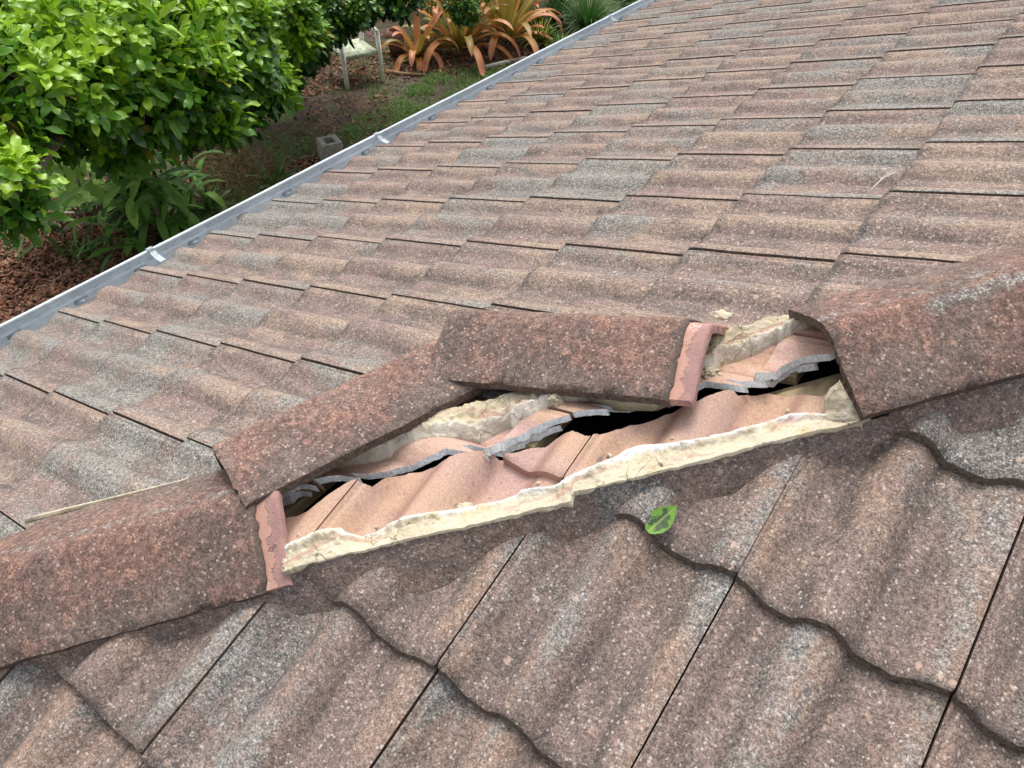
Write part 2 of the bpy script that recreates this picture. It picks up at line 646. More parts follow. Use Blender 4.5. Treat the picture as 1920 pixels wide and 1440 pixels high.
# ------------------------------------------------------------------ roof tiles
def polyline_fn(pts, side, key):
    P = [hit(px, py, side, 0.0) for px, py in pts]
    tab = sorted(((p.x, p.y) if key == 'x' else (p.y, p.x)) for p in P)
    out = [tab[0]]
    for a in tab[1:]:
        if a[0] - out[-1][0] > 0.0015:
            out.append(a)
    return out


CUT_A_PX = [(500, 938), (520, 930), (545, 920), (562, 908), (590, 902), (612, 914), (640, 893), (662, 888), (680, 898), (695, 890), (727, 886), (749, 879), (780, 871), (804, 860), (826, 849), (841, 842), (870, 837),
            (892, 836), (909, 838), (922, 842), (935, 832), (957, 825), (981, 818), (1001, 805), (1021, 794), (1045, 786), (1072, 792), (1089, 772), (1110, 757), (1129, 761), (1147, 768),
            (1161, 771), (1176, 764), (1204, 759), (1222, 755), (1260, 752), (1302, 728), (1327, 716), (1357, 711), (1375, 714), (1396, 717),
            (1417, 710), (1448, 700), (1469, 689), (1480, 683), (1507, 670), (1532, 666), (1552, 664)]
CUT_B_PX = [(510, 979), (547, 968), (578, 958), (655, 903), (667, 898), (683, 905), (698, 911), (722, 894), (768, 886), (788, 884), (826, 866), (865, 849), (885, 845),
            (924, 851), (932, 857), (966, 847), (997, 838), (1024, 836), (1039, 824), (1054, 813), (1074, 805), (1097, 815), (1119, 813),
            (1134, 813), (1166, 804), (1185, 796), (1222, 789), (1249, 777), (1279, 762), (1309, 751), (1334, 739), (1357, 733),
            (1365, 732), (1375, 735), (1386, 744), (1402, 743), (1438, 739), (1469, 733), (1490, 727), (1511, 723), (1532, 725), (1548, 727)]
TAB_A = polyline_fn(CUT_A_PX, 'A', 'y')     # y -> x of the cut
TAB_B = polyline_fn(CUT_B_PX, 'B', 'x')     # x -> y of the cut


def cut_a(y):
    """how far up (x) the far tiles run before the hip cut"""
    lo, hi = TAB_A[0][0], TAB_A[-1][0]
    j = 0.0024 * nz(y, 1.3, 0, 45) + 0.0016 * nz(y, 4.3, 0, 130) + 0.0014 * nz(y, 4.3, 0, 330)
    if lo <= y <= hi:
        return lerp_tab(TAB_A, y) + j - 0.006
    edge = TAB_A[0] if y < lo else TAB_A[-1]
    off = edge[1] - edge[0]
    f = min(abs(y - edge[0]) / 0.12, 1)
    return y + off * (1 - f) + (-0.012) * f + j


def cut_b(x):
    lo, hi = TAB_B[0][0], TAB_B[-1][0]
    j = 0.0024 * nz(x, 7.3, 0, 45) + 0.0016 * nz(x, 9.3, 0, 130) + 0.0014 * nz(x, 9.3, 0, 330)
    if lo <= x <= hi:
        return lerp_tab(TAB_B, x) + j
    edge = TAB_B[0] if x < lo else TAB_B[-1]
    off = edge[1] - edge[0]
    f = min(abs(x - edge[0]) / 0.12, 1)
    return x + off * (1 - f) + (-0.012) * f + j


def build_tile(side, c, k, ns, nd):
    """one concrete tile as a closed shell; c = course, k = joint at its overlapping edge"""
    rnd = random.Random(c * 1013 + k * 77 + (5 if side == 'B' else 0))
    jd, jl, jz = rnd.uniform(-.004, .004), rnd.uniform(-.0015, .0015), rnd.uniform(-.0015, .0015)
    tilt = rnd.uniform(-.004, .004)
    W = WA if side == 'A' else WB
    full = G + 0.072
    gap = 0.0034 if side == 'A' else 0.0024
    if side == 'A':
        jl *= 0.5
        jz *= 0.5
        tilt = abs(tilt) * 0.8
    cols = []
    for i in range(ns + 1):
        s = gap / W + (1 - gap / W) * i / ns
        if side == 'A':
            ly = YA + (k + 1) * WA - s * WA + jl
            d0, lim = XA + c * G + jd, cut_a(ly)
        else:
            ly = XB + (k - 1) * WB + s * WB + jl
            d0, lim = YB + c * G + jd, cut_b(ly)
        d1 = min(d0 + full, lim)
        # corner of the nose is rounded
        e = min(s * W, (1 - s) * W)
        cols.append((s, ly, d0 + (0.004 * (1 - e / 0.008) ** 2 if e < 0.008 else 0) + 0.0012 * nz(ly, d0, 3, 60), d1, lim < d0 + full))
    cols = [q for q in cols if q[3] - q[2] > 0.006]
    if len(cols) < 3:
        return None
    vt, vb, cr, ft, al = [], [], [], [], []
    d0c = (XA if side == 'A' else YB) + c * G
    dl = [0, 0.004, 0.010]
    for j in range(1, nd + 1):
        dl.append(None)
    nrow = len(dl)
    for (s, ly, a, b, iscut) in cols:
        h = prof(s) * (PA if side == 'A' else 1.0)
        if side == 'A':
            h += 0.0012 * max(0, (s - .9) / .1) - 0.0012 * max(0, 1 - s / .04)
        for j in range(nrow):
            if j < 3:
                d = a + min(dl[j], (b - a) * 0.2 * j)
            else:
                st = a + min(0.010, (b - a) * 0.4)
                d = st + (b - st) * (j - 2) / nd
            dd = d - (XA if side == 'A' else YB) - c * G
            base = T * d - STEP * dd / G + h + jz + tilt * (s - .5) + 0.0012 * nz(ly, d, 0, 14)
            round_ = -0.0035 if j == 0 else (-0.0008 if j == 1 else 0)
            edge_s = 0.0
            if s > 0.985:
                edge_s = -0.0012
            th = 0.012 + 0.0055 * max(0, 1 - (d - a) / 0.035)
            z = base + round_ + edge_s
            vt.append((d, ly, z) if side == 'A' else (ly, d, z))
            sl = 0.0005 + (0.0055 * max(0, 1 - (b - d) / 0.012) + 0.003 * nz(ly, 2, 0, 120) * (1 if j == nrow - 1 else 0) if iscut else 0)
            if side == 'B' and iscut:
                sl = 0.0005
            if iscut and j >= nrow - 3:
                th += -0.0015 + 0.0025 * nz(ly, 8, 1, 40) + 0.0015 * nz(ly, 8, 1, 170)
            vb.append((d + sl, ly, base - th) if side == 'A' else (ly, d + sl, base - th))
            cr.append(1.0 + h / 0.0245)
            al.append(max(0, min(1, (d - d0c) / G)))
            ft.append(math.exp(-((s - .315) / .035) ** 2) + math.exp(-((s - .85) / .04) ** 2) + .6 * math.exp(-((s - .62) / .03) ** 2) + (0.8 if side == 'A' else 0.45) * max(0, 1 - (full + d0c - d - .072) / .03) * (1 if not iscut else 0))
    nc = len(cols)
    V = vt + vb
    o = len(vt)
    fs, fm = [], []

    def face(f, m, flip):
        fs.append(f[::-1] if flip else f)
        fm.append(m)
    # winding: for A, s increases towards -y; for B towards +x
    flip = (side == 'A')
    # A: cols go -y, rows go +x : (col i,row j)->(i,j+1)->(i+1,j+1)->(i+1,j)  x cross -y = -z ...
    for i in range(nc - 1):
        for j in range(nrow - 1):
            a_, b_, c_, d_ = i * nrow + j, i * nrow + j + 1, (i + 1) * nrow + j + 1, (i + 1) * nrow + j
            if side == 'A':
                face((a_, d_, c_, b_)[::-1], 0, False)
                face((o + a_, o + d_, o + c_, o + b_), 3, False)
            else:
                face((a_, d_, c_, b_), 0, False)
                face((o + a_, o + d_, o + c_, o + b_)[::-1], 3, False)
    for i in range(nc - 1):       # nose and head
        a_, d_ = i * nrow, (i + 1) * nrow
        face((a_, o + a_, o + d_, d_) if side == 'B' else (a_, d_, o + d_, o + a_), 1, False)
        a_, d_ = i * nrow + nrow - 1, (i + 1) * nrow + nrow - 1
        face((a_, d_, o + d_, o + a_) if side == 'B' else (a_, o + a_, o + d_, d_), 2 if (cols[i][4] or cols[i + 1][4]) else 3, False)
    for j in range(nrow - 1):     # side edges
        for i, first in ((0, True), (nc - 1, False)):
            a_, b_ = i * nrow + j, i * nrow + j + 1
            f = (a_, b_, o + b_, o + a_)
            if (side == 'B') != first:
                f = f[::-1]
            face(f, 2 if (first and cols[0][0] > 0.05) or (not first and cols[-1][0] < 0.95) else 1, False)
    org = Vector(vt[0])
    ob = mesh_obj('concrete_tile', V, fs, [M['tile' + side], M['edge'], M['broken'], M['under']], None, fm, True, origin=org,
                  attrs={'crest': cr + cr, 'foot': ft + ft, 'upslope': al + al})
    # crisp edges between top, nose and sides
    me = ob.data
    bm = bmesh.new()
    bm.from_mesh(me)
    for e in bm.edges:
        lf = e.link_faces
        if len(lf) == 2 and lf[0].material_index != lf[1].material_index:
            e.smooth = False
    bm.normal_update()
    bm.to_mesh(me)
    bm.free()
    return ob


ORD = ['zeroth', 'first', 'second', 'third', 'fourth', 'fifth', 'sixth', 'seventh', 'eighth', 'ninth', 'tenth', 'eleventh', 'twelfth', 'thirteenth',
       'fourteenth', 'fifteenth', 'sixteenth', 'seventeenth', 'eighteenth', 'nineteenth', 'twentieth']
TENS = {2: 'twenty', 3: 'thirty', 4: 'forty'}


def ordinal(n):
    return ORD[n] if n <= 20 else TENS[n // 10] + '-' + ORD[n % 10] if n % 10 else TENS[n // 10][:-1] + 'ieth'


def exposed_visible(side, c, k):
    """is any of the tile's exposed face inside the frame and not under caps or pointing"""
    n = 0
    for i in range(9):
        for j in range(9):
            s, dd = (i + .5) / 9, (j + .5) / 9 * G
            if side == 'A':
                x, y = XA + c * G + dd, YA + (k + s) * WA
                lat = (x - y) / Q2
                if lat > -0.19 and not (-0.06 < lat + 0.06 and x < cut_a(y) and -0.35 < (x + y) / Q2 < 0.45):
                    continue
                if x > cut_a(y):
                    continue
                P = Vector((x, y, T * x - .015))
            else:
                x, y = XB + (k - 1 + s) * WB, YB + c * G + dd
                lat = (x - y) / Q2
                if y > cut_b(x):
                    continue
                if lat < 0.15 and not (-0.38 < (x + y) / Q2 < 0.45 and lat < 0.07):
                    continue
                P = Vector((x, y, T * y - .015))
            q = project(P)
            if q and 0 <= q[0] < 1920 and 0 <= q[1] < 1440:
                n += 1
    return n


def in_margin(side, c, k):
    for s in (0.1, .9):
        for dd in (0.02, G):
            if side == 'A':
                x, y = XA + c * G + dd, YA + (k + s) * WA
                P = Vector((x, y, T * x))
            else:
                x, y = XB + (k - 1 + s) * WB, YB + c * G + dd
                P = Vector((x, y, T * y))
            q = project(P)
            if q and -330 <= q[0] < 2250 and -90 <= q[1] < 1800:
                return True
    return False


far, near = [], []
for c in range(1, 20):
    for k in range(-8, 45):
        if XA + c * G - 0.02 > YA + (k + 1) * WA + 0.05:
            continue
        if in_margin('A', c, k):
            far.append((c, k, exposed_visible('A', c, k)))
for c in range(-6, 8):
    for k in range(-8, 14):
        if YB + c * G - 0.02 > XB + k * WB + 0.05:
            continue
        xx, yy = XB + k * WB, YB + c * G
        if in_margin('B', c, k) or (-1.3 < xx < 2.1 and -1.0 < yy < 1.5):
            near.append((c, k, exposed_visible('B', c, k)))
courses = {}
for c, k, n in far:
    if n:
        courses.setdefault(c, []).append(k)
for c in courses:
    courses[c].sort()
NT = [0, 0]
for c, k, n in far:
    P = Vector((XA + c * G, YA + k * WA, T * (XA + c * G)))
    dist = (P - CAM).length
    ns, nd = (60, 14) if dist < 2.3 else ((40, 8) if dist < 4 else (28, 5))
    if abs(c - 1 - k * WA / G + (XA - YA) / G + .5) < 2.2 and dist < 2.6:
        ns = 150
    o = build_tile('A', c, k, ns, nd)
    if not o:
        continue
    NT[0] += 1
    if n:
        i = courses[c].index(k) + 1
        where = 'gutter-edge course' if c == 1 else ordinal(c) + ' course up from the gutter'
        tag(o, 'concrete roof tile in the %s, %s from the photo\'s left' % (where, ordinal(i)), 'roof tile', 'tiles on the far roof slope')
    else:
        tag(o, 'concrete roof tile of the far slope outside the photo or under the hip', 'roof tile', 'tiles on the far roof slope')
nb = {}
for c, k, n in near:
    if n:
        nb.setdefault(c, []).append(k)
rows = sorted(nb, reverse=True)
for c in nb:
    nb[c].sort()
for c, k, n in near:
    o = build_tile('B', c, k, *((120, 26) if n else (44, 8)))
    if not o:
        continue
    NT[1] += 1
    if n:
        i = nb[c].index(k) + 1
        tag(o, 'large near-slope roof tile, %s course down from the broken hip, %s from the left' % (ordinal(rows.index(c) + 1), ordinal(i)), 'roof tile',
            'tiles on the near roof slope')
    else:
        tag(o, 'concrete roof tile of the near slope outside the photo or under the hip', 'roof tile', 'tiles on the near roof slope')
print('tiles', NT, {c: len(v) for c, v in courses.items()}, nb)

# ------------------------------------------------------------------ hip caps
HX = Vector((1, 1, T * 1.0)).normalized()
HX = Vector((1 / Q2, 1 / Q2, T / Q2)).normalized()
HL = Vector((1 / Q2, -1 / Q2, 0))
HU = HL.cross(HX) * -1
if HU.z < 0:
    HU = -HU
CW, CD, CL = 0.1295, 0.0666, 0.4538


def rodr(r):
    v = Vector(r)
    return Matrix.Rotation(v.length, 3, v.normalized()) if v.length > 1e-6 else Matrix.Identity(3)


def cap_pt(pose, x, y, z):
    a, l, zz = pose[:3]
    B = Matrix((HX, HL, HU)).transposed()
    return Vector((a / Q2, a / Q2, 0)) + HL * l + Vector((0, 0, zz + T * a / Q2)) + B @ (rodr(pose[3:6]) @ Vector((x, y, z)))


def cap_z(y, w=CW, d=CD, r=0.018):
    m = d * 1.0
    f = math.sqrt(r * r + y * y) - r
    fw = math.sqrt(r * r + w * w) - r
    return -m * f / fw


def make_cap(pose, label, lichen=None, L=CL, collar=0.036, seed=0, name='ridge_tile', wide=1.0):
    th = 0.015
    root = thing(name, label, 'hip cap', cap_pt(pose, 0, 0, 0), 'caps along the roof hip')
    ns, nl = 44, 56
    V, cr, li, mo = [], [], [], []

    def section(x, off, w, sgn_noise=0.0):
        out = []
        for i in range(ns + 1):
            y = -w + 2 * w * i / ns
            z = cap_z(y, CW) - off
            out.append((x, y, z))
        return out
    rows = []
    for j in range(nl + 1):
        x = L * j / nl
        fl = 0.0
        e = min(x, L - x)
        rnd = -0.003 * max(0, 1 - e / 0.006) ** 2
        sec = section(x, 0, CW)
        row = []
        for i, (a, y, z) in enumerate(sec):
            ed = CW - abs(y)
            z2 = z + rnd - 0.004 * max(0, 1 - ed / 0.008) ** 2
            z2 += 0.0016 * nz(a + seed, y, 0, 16) + 0.0007 * nz(a + seed, y, 5, 60)
            chip = min(0.004, max(0, nz(a + seed, y * 2, 7, 32) - .22) * 0.030)
            if ed < 0.010:
                z2 -= chip * .35
            wob = (0.0025 * nz(a + seed, 3, 0, 22) + 0.0012 * nz(a + seed, 9, 0, 90) - chip * .9) if ed < 0.012 else 0
            endw = (0.003 * nz(y + seed, 1, 0, 25) + 0.0015 * nz(y, 4, seed, 90)) * (1 if e < 0.004 else 0)
            if e < 0.004:
                endw += (chip * .8 if a < L / 2 else -chip * .8)
            row.append(Vector((a + endw, y + (wob if y > 0 else -wob), z2)))
            cr.append(max(0, 1 - abs(y) / CW) * 1.0)
            g = math.exp(-((y + 0.022) / 0.024) ** 2) * 0.50
            if lichen:
                g = max(g, lichen(a, y))
            li.append(g)
            mo.append(max(0, 1 - (L - a) / 0.018) * 0.9 + max(0, 1 - a / 0.012) * 0.25 + 0.22 * max(0, 1 - ed / 0.02))
        rows.append(row)
    top = [p for r in rows for p in r]
    bot = []
    for r in rows:
        for p in r:
            bot.append(Vector((p.x, p.y * (1 - 0.35 * th / CW) if abs(p.y) > 0.02 else p.y, p.z - th)))
    n1 = ns + 1
    o = len(top)
    fs, fm = [], []
    for j in range(nl):
        for i in range(ns):
            a, b_, c_, d_ = j * n1 + i, j * n1 + i + 1, (j + 1) * n1 + i + 1, (j + 1) * n1 + i
            fs.append((a, b_, c_, d_)[::-1]); fm.append(0)
            fs.append((o + a, o + b_, o + c_, o + d_)); fm.append(2)
        for i in (0, ns):
            a, d_ = j * n1 + i, (j + 1) * n1 + i
            f = (a, d_, o + d_, o + a)
            fs.append(f if i == ns else f[::-1]); fm.append(1)
    for i in range(ns):
        fs.append((i, i + 1, o + i + 1, o + i)); fm.append(1)
        a = nl * n1 + i
        fs.append((a, a + 1, o + a + 1, o + a)[::-1]); fm.append(1)
    # local frame -> world offset from the root
    rp = Vector(root.location)
    W = [cap_pt(pose, p[0], p[1] * wide, p[2]) - rp for p in top + bot]
    body = mesh_obj('cap_body', W, fs, [M['cap'], M['cap_edge'], M['under']], root, fm, True, attrs={'crest': cr + cr, 'lichen': li + li, 'moss': mo + mo})
    # collar that the next cap sits over
    if collar:
        nl2 = 12
        top, al = [], []
        for j in range(nl2 + 1):
            x = L - 0.012 + (collar + 0.012) * j / nl2
            for (a, y, z) in section(x, 0.0075, CW - 0.004):
                e = L + collar - x
                lump = 0.0028 * max(0, nz(a * 1.0 + seed, y, 2, 40)) * (1 if x < L + collar * 0.6 else 0.3)
                ew = 0.0022 * nz(y, seed, 0, 50) * (j / nl2)
                top.append(Vector((a + ew, y, z - 0.004 * max(0, 1 - e / 0.005) ** 2 + lump)))
                al.append(min(1, max(0, (x - L) / collar)))
        bot = [Vector((p.x, p.y * 0.965, p.z - 0.0135)) for p in top]
        o = len(top)
        fs, fm = [], []
        for j in range(nl2):
            for i in range(ns):
                a, b_, c_, d_ = j * n1 + i, j * n1 + i + 1, (j + 1) * n1 + i + 1, (j + 1) * n1 + i
                fs.append((a, b_, c_, d_)[::-1]); fm.append(0)
                fs.append((o + a, o + b_, o + c_, o + d_)); fm.append(1)
            for i in (0, ns):
                a, d_ = j * n1 + i, (j + 1) * n1 + i
                f = (a, d_, o + d_, o + a)
                fs.append(f if i == ns else f[::-1]); fm.append(0)
        for i in range(ns):
            a = nl2 * n1 + i
            fs.append((a, a + 1, o + a + 1, o + a)[::-1]); fm.append(0)
        W = [cap_pt(pose, p[0], p[1] * wide, p[2]) - rp for p in top + bot]
        co = mesh_obj('collar', W, fs, [M['collar'], M['under']], root, fm, True, attrs={'along': al + al})
        smooth_by_angle(co, 50)
    smooth_by_angle(body, 55)
    return root


POSE1 = (-0.8923, -0.010, 0.043, 0, 0, 0)
POSE2 = (-0.5295, -0.1195, 0.062, 0.4139, 0.0648, -0.4672)
POSE3 = (-0.1061, -0.3433, 0.0212, 0.2919, 0.004, 0.567)
POSE4 = (0.4237, 0.0005, 0.071, 0.0193, 0.0092, 0.0000)
make_cap(POSE1, 'hip cap still bedded at the left edge, its pale pink collar end bare', seed=3, wide=1.09)
make_cap(POSE2, 'dislodged hip cap tilted over the gap with its lower end on the left cap', seed=11, collar=0)
make_cap(POSE3, 'loose hip cap lying askew on the far slope above the gap, pink collar showing', seed=23)
make_cap(POSE4, 'large hip cap still in place at the right edge with grey lichen streak', seed=31,
         lichen=lambda x, y: 0.62 * math.exp(-((y - 0.012 + (x - .25) * 0.05) / 0.022) ** 2) * min(1, max(0, (x - 0.06) / 0.1)))
make_cap((-1.325, -0.012, 0.036, 0, 0, 0), 'hip cap below the left one, outside the photo', seed=41)
make_cap((0.845, 0.0, 0.082, 0, 0, 0), 'hip cap above the right one, outside the photo', seed=51)


# ------------------------------------------------------------------ mortar
def resample(pts, n):
    P = [Vector((a, b)) for a, b in pts]
    L = [0]
    for a, b in zip(P, P[1:]):
        L.append(L[-1] + (b - a).length)
    out = []
    for i in range(n + 1):
        s = L[-1] * i / n
        for j in range(len(P) - 1):
            if s <= L[j + 1] + 1e-9:
                u = (s - L[j]) / max(L[j + 1] - L[j], 1e-9)
                out.append(P[j].lerp(P[j + 1], u))
                break
    return out


def resample_x(pts, xs):
    tab = sorted(pts)
    return [Vector((x, lerp_tab(tab, x))) for x in xs]


def mortar_strip(name, label, inner, outer, side, mat, h_out=0.02, lip=0.006, bulge=0.010, nx=560, na=26, seed=0, rough=1.0):
    x0, x1 = max(inner[0][0], outer[0][0]), min(inner[-1][0], outer[-1][0])
    xs = [x0 + (x1 - x0) * i / nx for i in range(nx + 1)]
    I, O = resample_x(inner, xs), resample_x(outer, xs)
    V, ac = [], []
    n = Vector((-T, 0, 1)) if side == 'A' else Vector((0, -T, 1))
    n.normalize()
    sg = -1 if side == 'A' else 1
    for i_, (p, q_) in enumerate(zip(I, O)):
        A = hit(p.x, p.y, side, 0.0)
        B = on_plane(q_.x, q_.y, n, Vector((0, 0, h_out)))
        # foot hidden in the tiles, lip, crown, outer arris, outer foot
        B = B + HL * (sg * (0.0022 * nz(B.x, seed, 0, 38) + 0.0014 * nz(B.x, seed, 3, 120)))
        for j in range(na + 1):
            u = j / na
            P = A.lerp(B, u)
            ridge = 0.22 + 0.10 * nz(P.x, P.y, seed, 9)
            rise = bulge * (1.15 * math.exp(-((u - ridge) / 0.17) ** 2) + 0.35 * math.sin(math.pi * u)) * (0.75 + 0.6 * nz(P.x, P.y, seed + 4, 13)) if 0 < u < 1 else 0
            gouge = max(0, nz(P.x, P.y, seed + 8, 20) - 0.18) * 0.020 * (1 if .1 < u < .85 else 0)
            rise -= gouge
            if j > 0:
                rise += lip * min(1, u * 6) * (1 - u)
            d = 0.0046 * nz(P.x + seed, P.y, P.z, 34) + 0.0034 * nz(P.x, P.y + seed, P.z, 85) + 0.0020 * nz(P.x, P.y, P.z + seed, 190)
            ie = min(i_, len(xs) - 1 - i_)
            if ie < 14:
                P = P + HX * ((1 if i_ < 14 else -1) * (0.004 + 0.010 * abs(nz(u * 3, seed, 0, 2.1))) * (1 - ie / 14))
                rise *= 0.35 + 0.65 * ie / 14
            d *= rough * (1 if 0.06 < u < 0.62 else (0.35 if u < .97 else .8))
            V.append(P + n * (rise + d))
            ac.append(u)
        V.append(B - n * 0.045 + HL * (0.004 * sg))
        ac.append(1)
        V.append(A - n * 0.012)
        ac.append(0)
    m = na + 3
    fs = []
    for i in range(nx):
        for j in range(m):
            k = (j + 1) % m
            f = (i * m + j, i * m + k, (i + 1) * m + k, (i + 1) * m + j)
            fs.append(f if side == 'A' else f[::-1])
    fs.append(tuple(range(m))[::-1] if side == 'A' else tuple(range(m)))
    e = tuple(nx * m + j for j in range(m))
    fs.append(e if side == 'A' else e[::-1])
    ob = mesh_obj(name, V, fs, mat, None, None, True, origin=Vector(V[0]), attrs={'across': ac})
    tag(ob, label, 'mortar')
    return ob


LOW_IN = [(522, 1024), (535, 1022), (562, 1010), (593, 997), (613, 991), (640, 989), (648, 997), (683, 1007), (710, 999), (733, 983), (760, 970),
          (807, 960), (854, 956), (904, 946), (943, 938), (966, 929), (982, 917), (1000, 916), (1033, 913), (1050, 905), (1060, 897), (1100, 878),
          (1150, 860), (1187, 840), (1200, 835), (1233, 833), (1267, 830), (1320, 822), (1367, 812), (1427, 795), (1443, 793), (1467, 783),
          (1507, 775), (1520, 777), (1540, 781), (1560, 778), (1600, 770), (1640, 760)]
LOW_OUT = [(520, 1076), (547, 1065), (640, 1042), (760, 1012), (880, 985), (1000, 957), (1070, 941), (1076, 922), (1133, 910), (1200, 893), (1267, 877),
           (1333, 860), (1400, 840), (1467, 823), (1533, 807), (1583, 797), (1613, 788), (1640, 778)]
UP_IN = [(560, 885), (600, 879), (640, 873), (673, 871), (701, 866), (734, 857), (738, 847), (762, 831), (793, 822), (826, 819), (859, 822), (887, 827), (900, 832),
         (909, 827), (931, 814), (964, 800), (975, 787), (999, 775), (1020, 765), (1050, 752), (1100, 752), (1174, 750), (1250, 722), (1300, 700), (1342, 698), (1357, 683), (1386, 677),
         (1415, 666), (1427, 660), (1444, 650), (1459, 641), (1480, 629), (1494, 622), (1515, 618), (1560, 604)]
UP_OUT = [(560, 868), (640, 845), (684, 826), (734, 805), (771, 786), (793, 775), (837, 766), (902, 750), (968, 733), (1012, 723), (1055, 718), (1150, 732), (1225, 731), (1285, 700), (1312, 655), (1334, 621),
          (1365, 616), (1407, 605), (1448, 595), (1482, 589), (1560, 565)]
mortar_strip('mortar_bed', 'cream mortar bed along the near side of the open hip gap', LOW_IN, LOW_OUT, 'B', M['mortar'], h_out=0.018, seed=2)
mortar_strip('mortar_bed', 'cracked cream mortar bed on the far side of the gap under the loose caps', UP_IN, UP_OUT, 'A', M['mortar2'], h_out=0.012, bulge=0.014, seed=9, rough=1.5)


def inner_tab(px, side, h):
    n = Vector((-T, 0, 1)) if side == 'A' else Vector((0, -T, 1))
    out = []
    for p in px:
        P = on_plane(p[0], p[1], n, Vector((0, 0, h)))
        out.append(((P.x + P.y) / Q2, abs(P.x - P.y) / Q2 - 0.003))
    out.sort()
    return out


def prof_at(side, x, y):
    if side == 'A':
        k = math.floor((y - YA) / WA)
        return PA * prof(1 - (y - YA - k * WA) / WA)
    k = math.floor((x - XB) / WB)
    return prof((x - XB - k * WB) / WB)


# weathered pointing either side of the hip
def pointing(name, label, side, inner, h_in, edge_tab, a0, a1, seed):
    na_, nx = 16, int((a1 - a0) / 0.006)
    V = []
    sg = 1 if side == 'B' else -1
    for i in range(nx + 1):
        a = a0 + (a1 - a0) * i / nx
        e = lerp_tab(edge_tab, a) + 0.006 * nz(a, seed, 0, 14) + 0.003 * nz(a, seed, 0, 50)
        for j in range(na_ + 1):
            u = j / na_
            inn = lerp_tab(inner, a)
            l = (inn + (e - inn) * u) * sg
            x, y = (a + l) / Q2, (a - l) / Q2
            z0 = 0.35 * T * (y if side == 'B' else x) + 0.65 * ((surf_b if side == 'B' else surf_a)(x, y) - prof_at(side, x, y))
            w_ = u ** 3
            sf = surf_b if side == 'B' else surf_a
            zt = sf(x, y)
            line = z0 + h_in * (1 - u) + (-0.031) * u - 0.010 * w_
            z = line
            z += (0.0016 * nz(x, y, seed, 30) + 0.0008 * nz(x, y, seed, 90)) * (1 - u)
            V.append(Vector((x, y, z)))
        l = (inn - 0.001) * sg
        x, y = (a + l) / Q2, (a - l) / Q2
        V.append(Vector((x, y, T * (y if side == 'B' else x) - 0.03)))
    m = na_ + 2
    fs = []
    for i in range(nx):
        for j in list(range(m - 2)) + [m - 1]:
            j0, j1 = (j, j + 1) if j < m - 1 else (m - 1, 0)
            f = (i * m + j0, i * m + j1, (i + 1) * m + j1, (i + 1) * m + j0)
            fs.append(f[::-1] if side == 'A' else f)
    ob = mesh_obj(name, V, fs, M['pointing'], origin=V[0])
    bm = bmesh.new()
    bm.from_mesh(ob.data)
    bmesh.ops.recalc_face_normals(bm, faces=bm.faces[:])
    bm.to_mesh(ob.data)
    bm.free()
    tag(ob, label, 'pointing')
    return ob


pointing('hip_pointing', 'dark weathered pointing band along the near edge of the hip', 'B', inner_tab(LOW_OUT, 'B', 0.018), 0.0165,
         [(-.85, .137), (-.62, .150), (-.34, .161), (-.2, .188), (-.06, .165), (.08, .153), (.2, .158), (.35, .162), (.49, .152), (.66, .18), (.9, .16)], -1.7, 1.5, 3)
pointing('hip_pointing', 'dark weathered pointing band on the far side behind the loose caps', 'A', inner_tab(UP_OUT[3:10] + UP_OUT[14:], 'A', 0.012), 0.012,
         [(-1, .185), (-.6, .188), (-.3, .20), (0, .205), (.3, .22), (.5, .20), (.9, .185)], -1.7, 1.5, 6)


def lump(name, label, P, size, mat, seed, sub=4, squash=(1, 1, 1), cat='mortar', rough=0.35, rot=0.0):
    bm = bmesh.new()
    bmesh.ops.create_icosphere(bm, subdivisions=sub, radius=1.0)
    R = Matrix.Rotation(rot, 3, 'Z')
    for v in bm.verts:
        n = v.co.normalized()
        d = 1 + rough * nz(n.x + seed, n.y, n.z, 1.6) + rough * .5 * nz(n.x, n.y + seed, n.z, 4.5) + rough * .22 * nz(n.x, n.y, n.z + seed, 12)
        v.co = R @ Vector((n.x * d * size * squash[0], n.y * d * size * squash[1], n.z * d * size * squash[2]))
    me = bpy.data.meshes.new(name)
    bm.to_mesh(me)
    bm.free()
    me.materials.append(mat)
    a = me.attributes.new('across', 'FLOAT', 'POINT')
    a.data.foreach_set('value', [0.75] * len(me.vertices))
    me.polygons.foreach_set('use_smooth', [True] * len(me.polygons))
    o = bpy.data.objects.new(name, me)
    COL.objects.link(o)
    o.location = P
    tag(o, label, cat, 'loose mortar pieces')
    return o


lump('mortar_lump', 'largest cracked mortar lump beside the loose cap\'s pink collar', hit(1338, 668, 'A', .012), .019, M['mortar2'], 3, 4, (1.0, .95, .75), rot=.6)
lump('mortar_lump', 'small mortar crumbs below the large cracked lump', hit(1330, 697, 'A', .004), .008, M['mortar2'], 5, 4, (1.7, 1, .7), rot=1.0, rough=.8)
lump('mortar_lump', 'crumbly mortar lump in the gap under the loose cap', hit(1040, 748, 'A', .008), .012, M['mortar2'], 8, 4, (1, 1.1, .9), rough=.8)
lump('mortar_lump', 'mortar crumb on top of the upper bed just left of centre', hit(1008, 722, 'A', .020), .009, M['mortar2'], 12, 3, (1.6, .9, .7), rough=.7, rot=.7)
lump('mortar_chip', 'cream mortar chip stuck at the foot of the left cap\'s collar', hit(495, 1100, 'B', .006), .0075, M['mortar'], 14, 3, (1, 1, .6), rough=.7)
lump('mortar_chip', 'flat cream mortar chip on the tip of the loose cap', cap_pt(POSE3, CL + .028, -.112, -.043), .014, M['mortar'], 15, 3, (1.1, .8, .35), rough=.5, rot=.5)
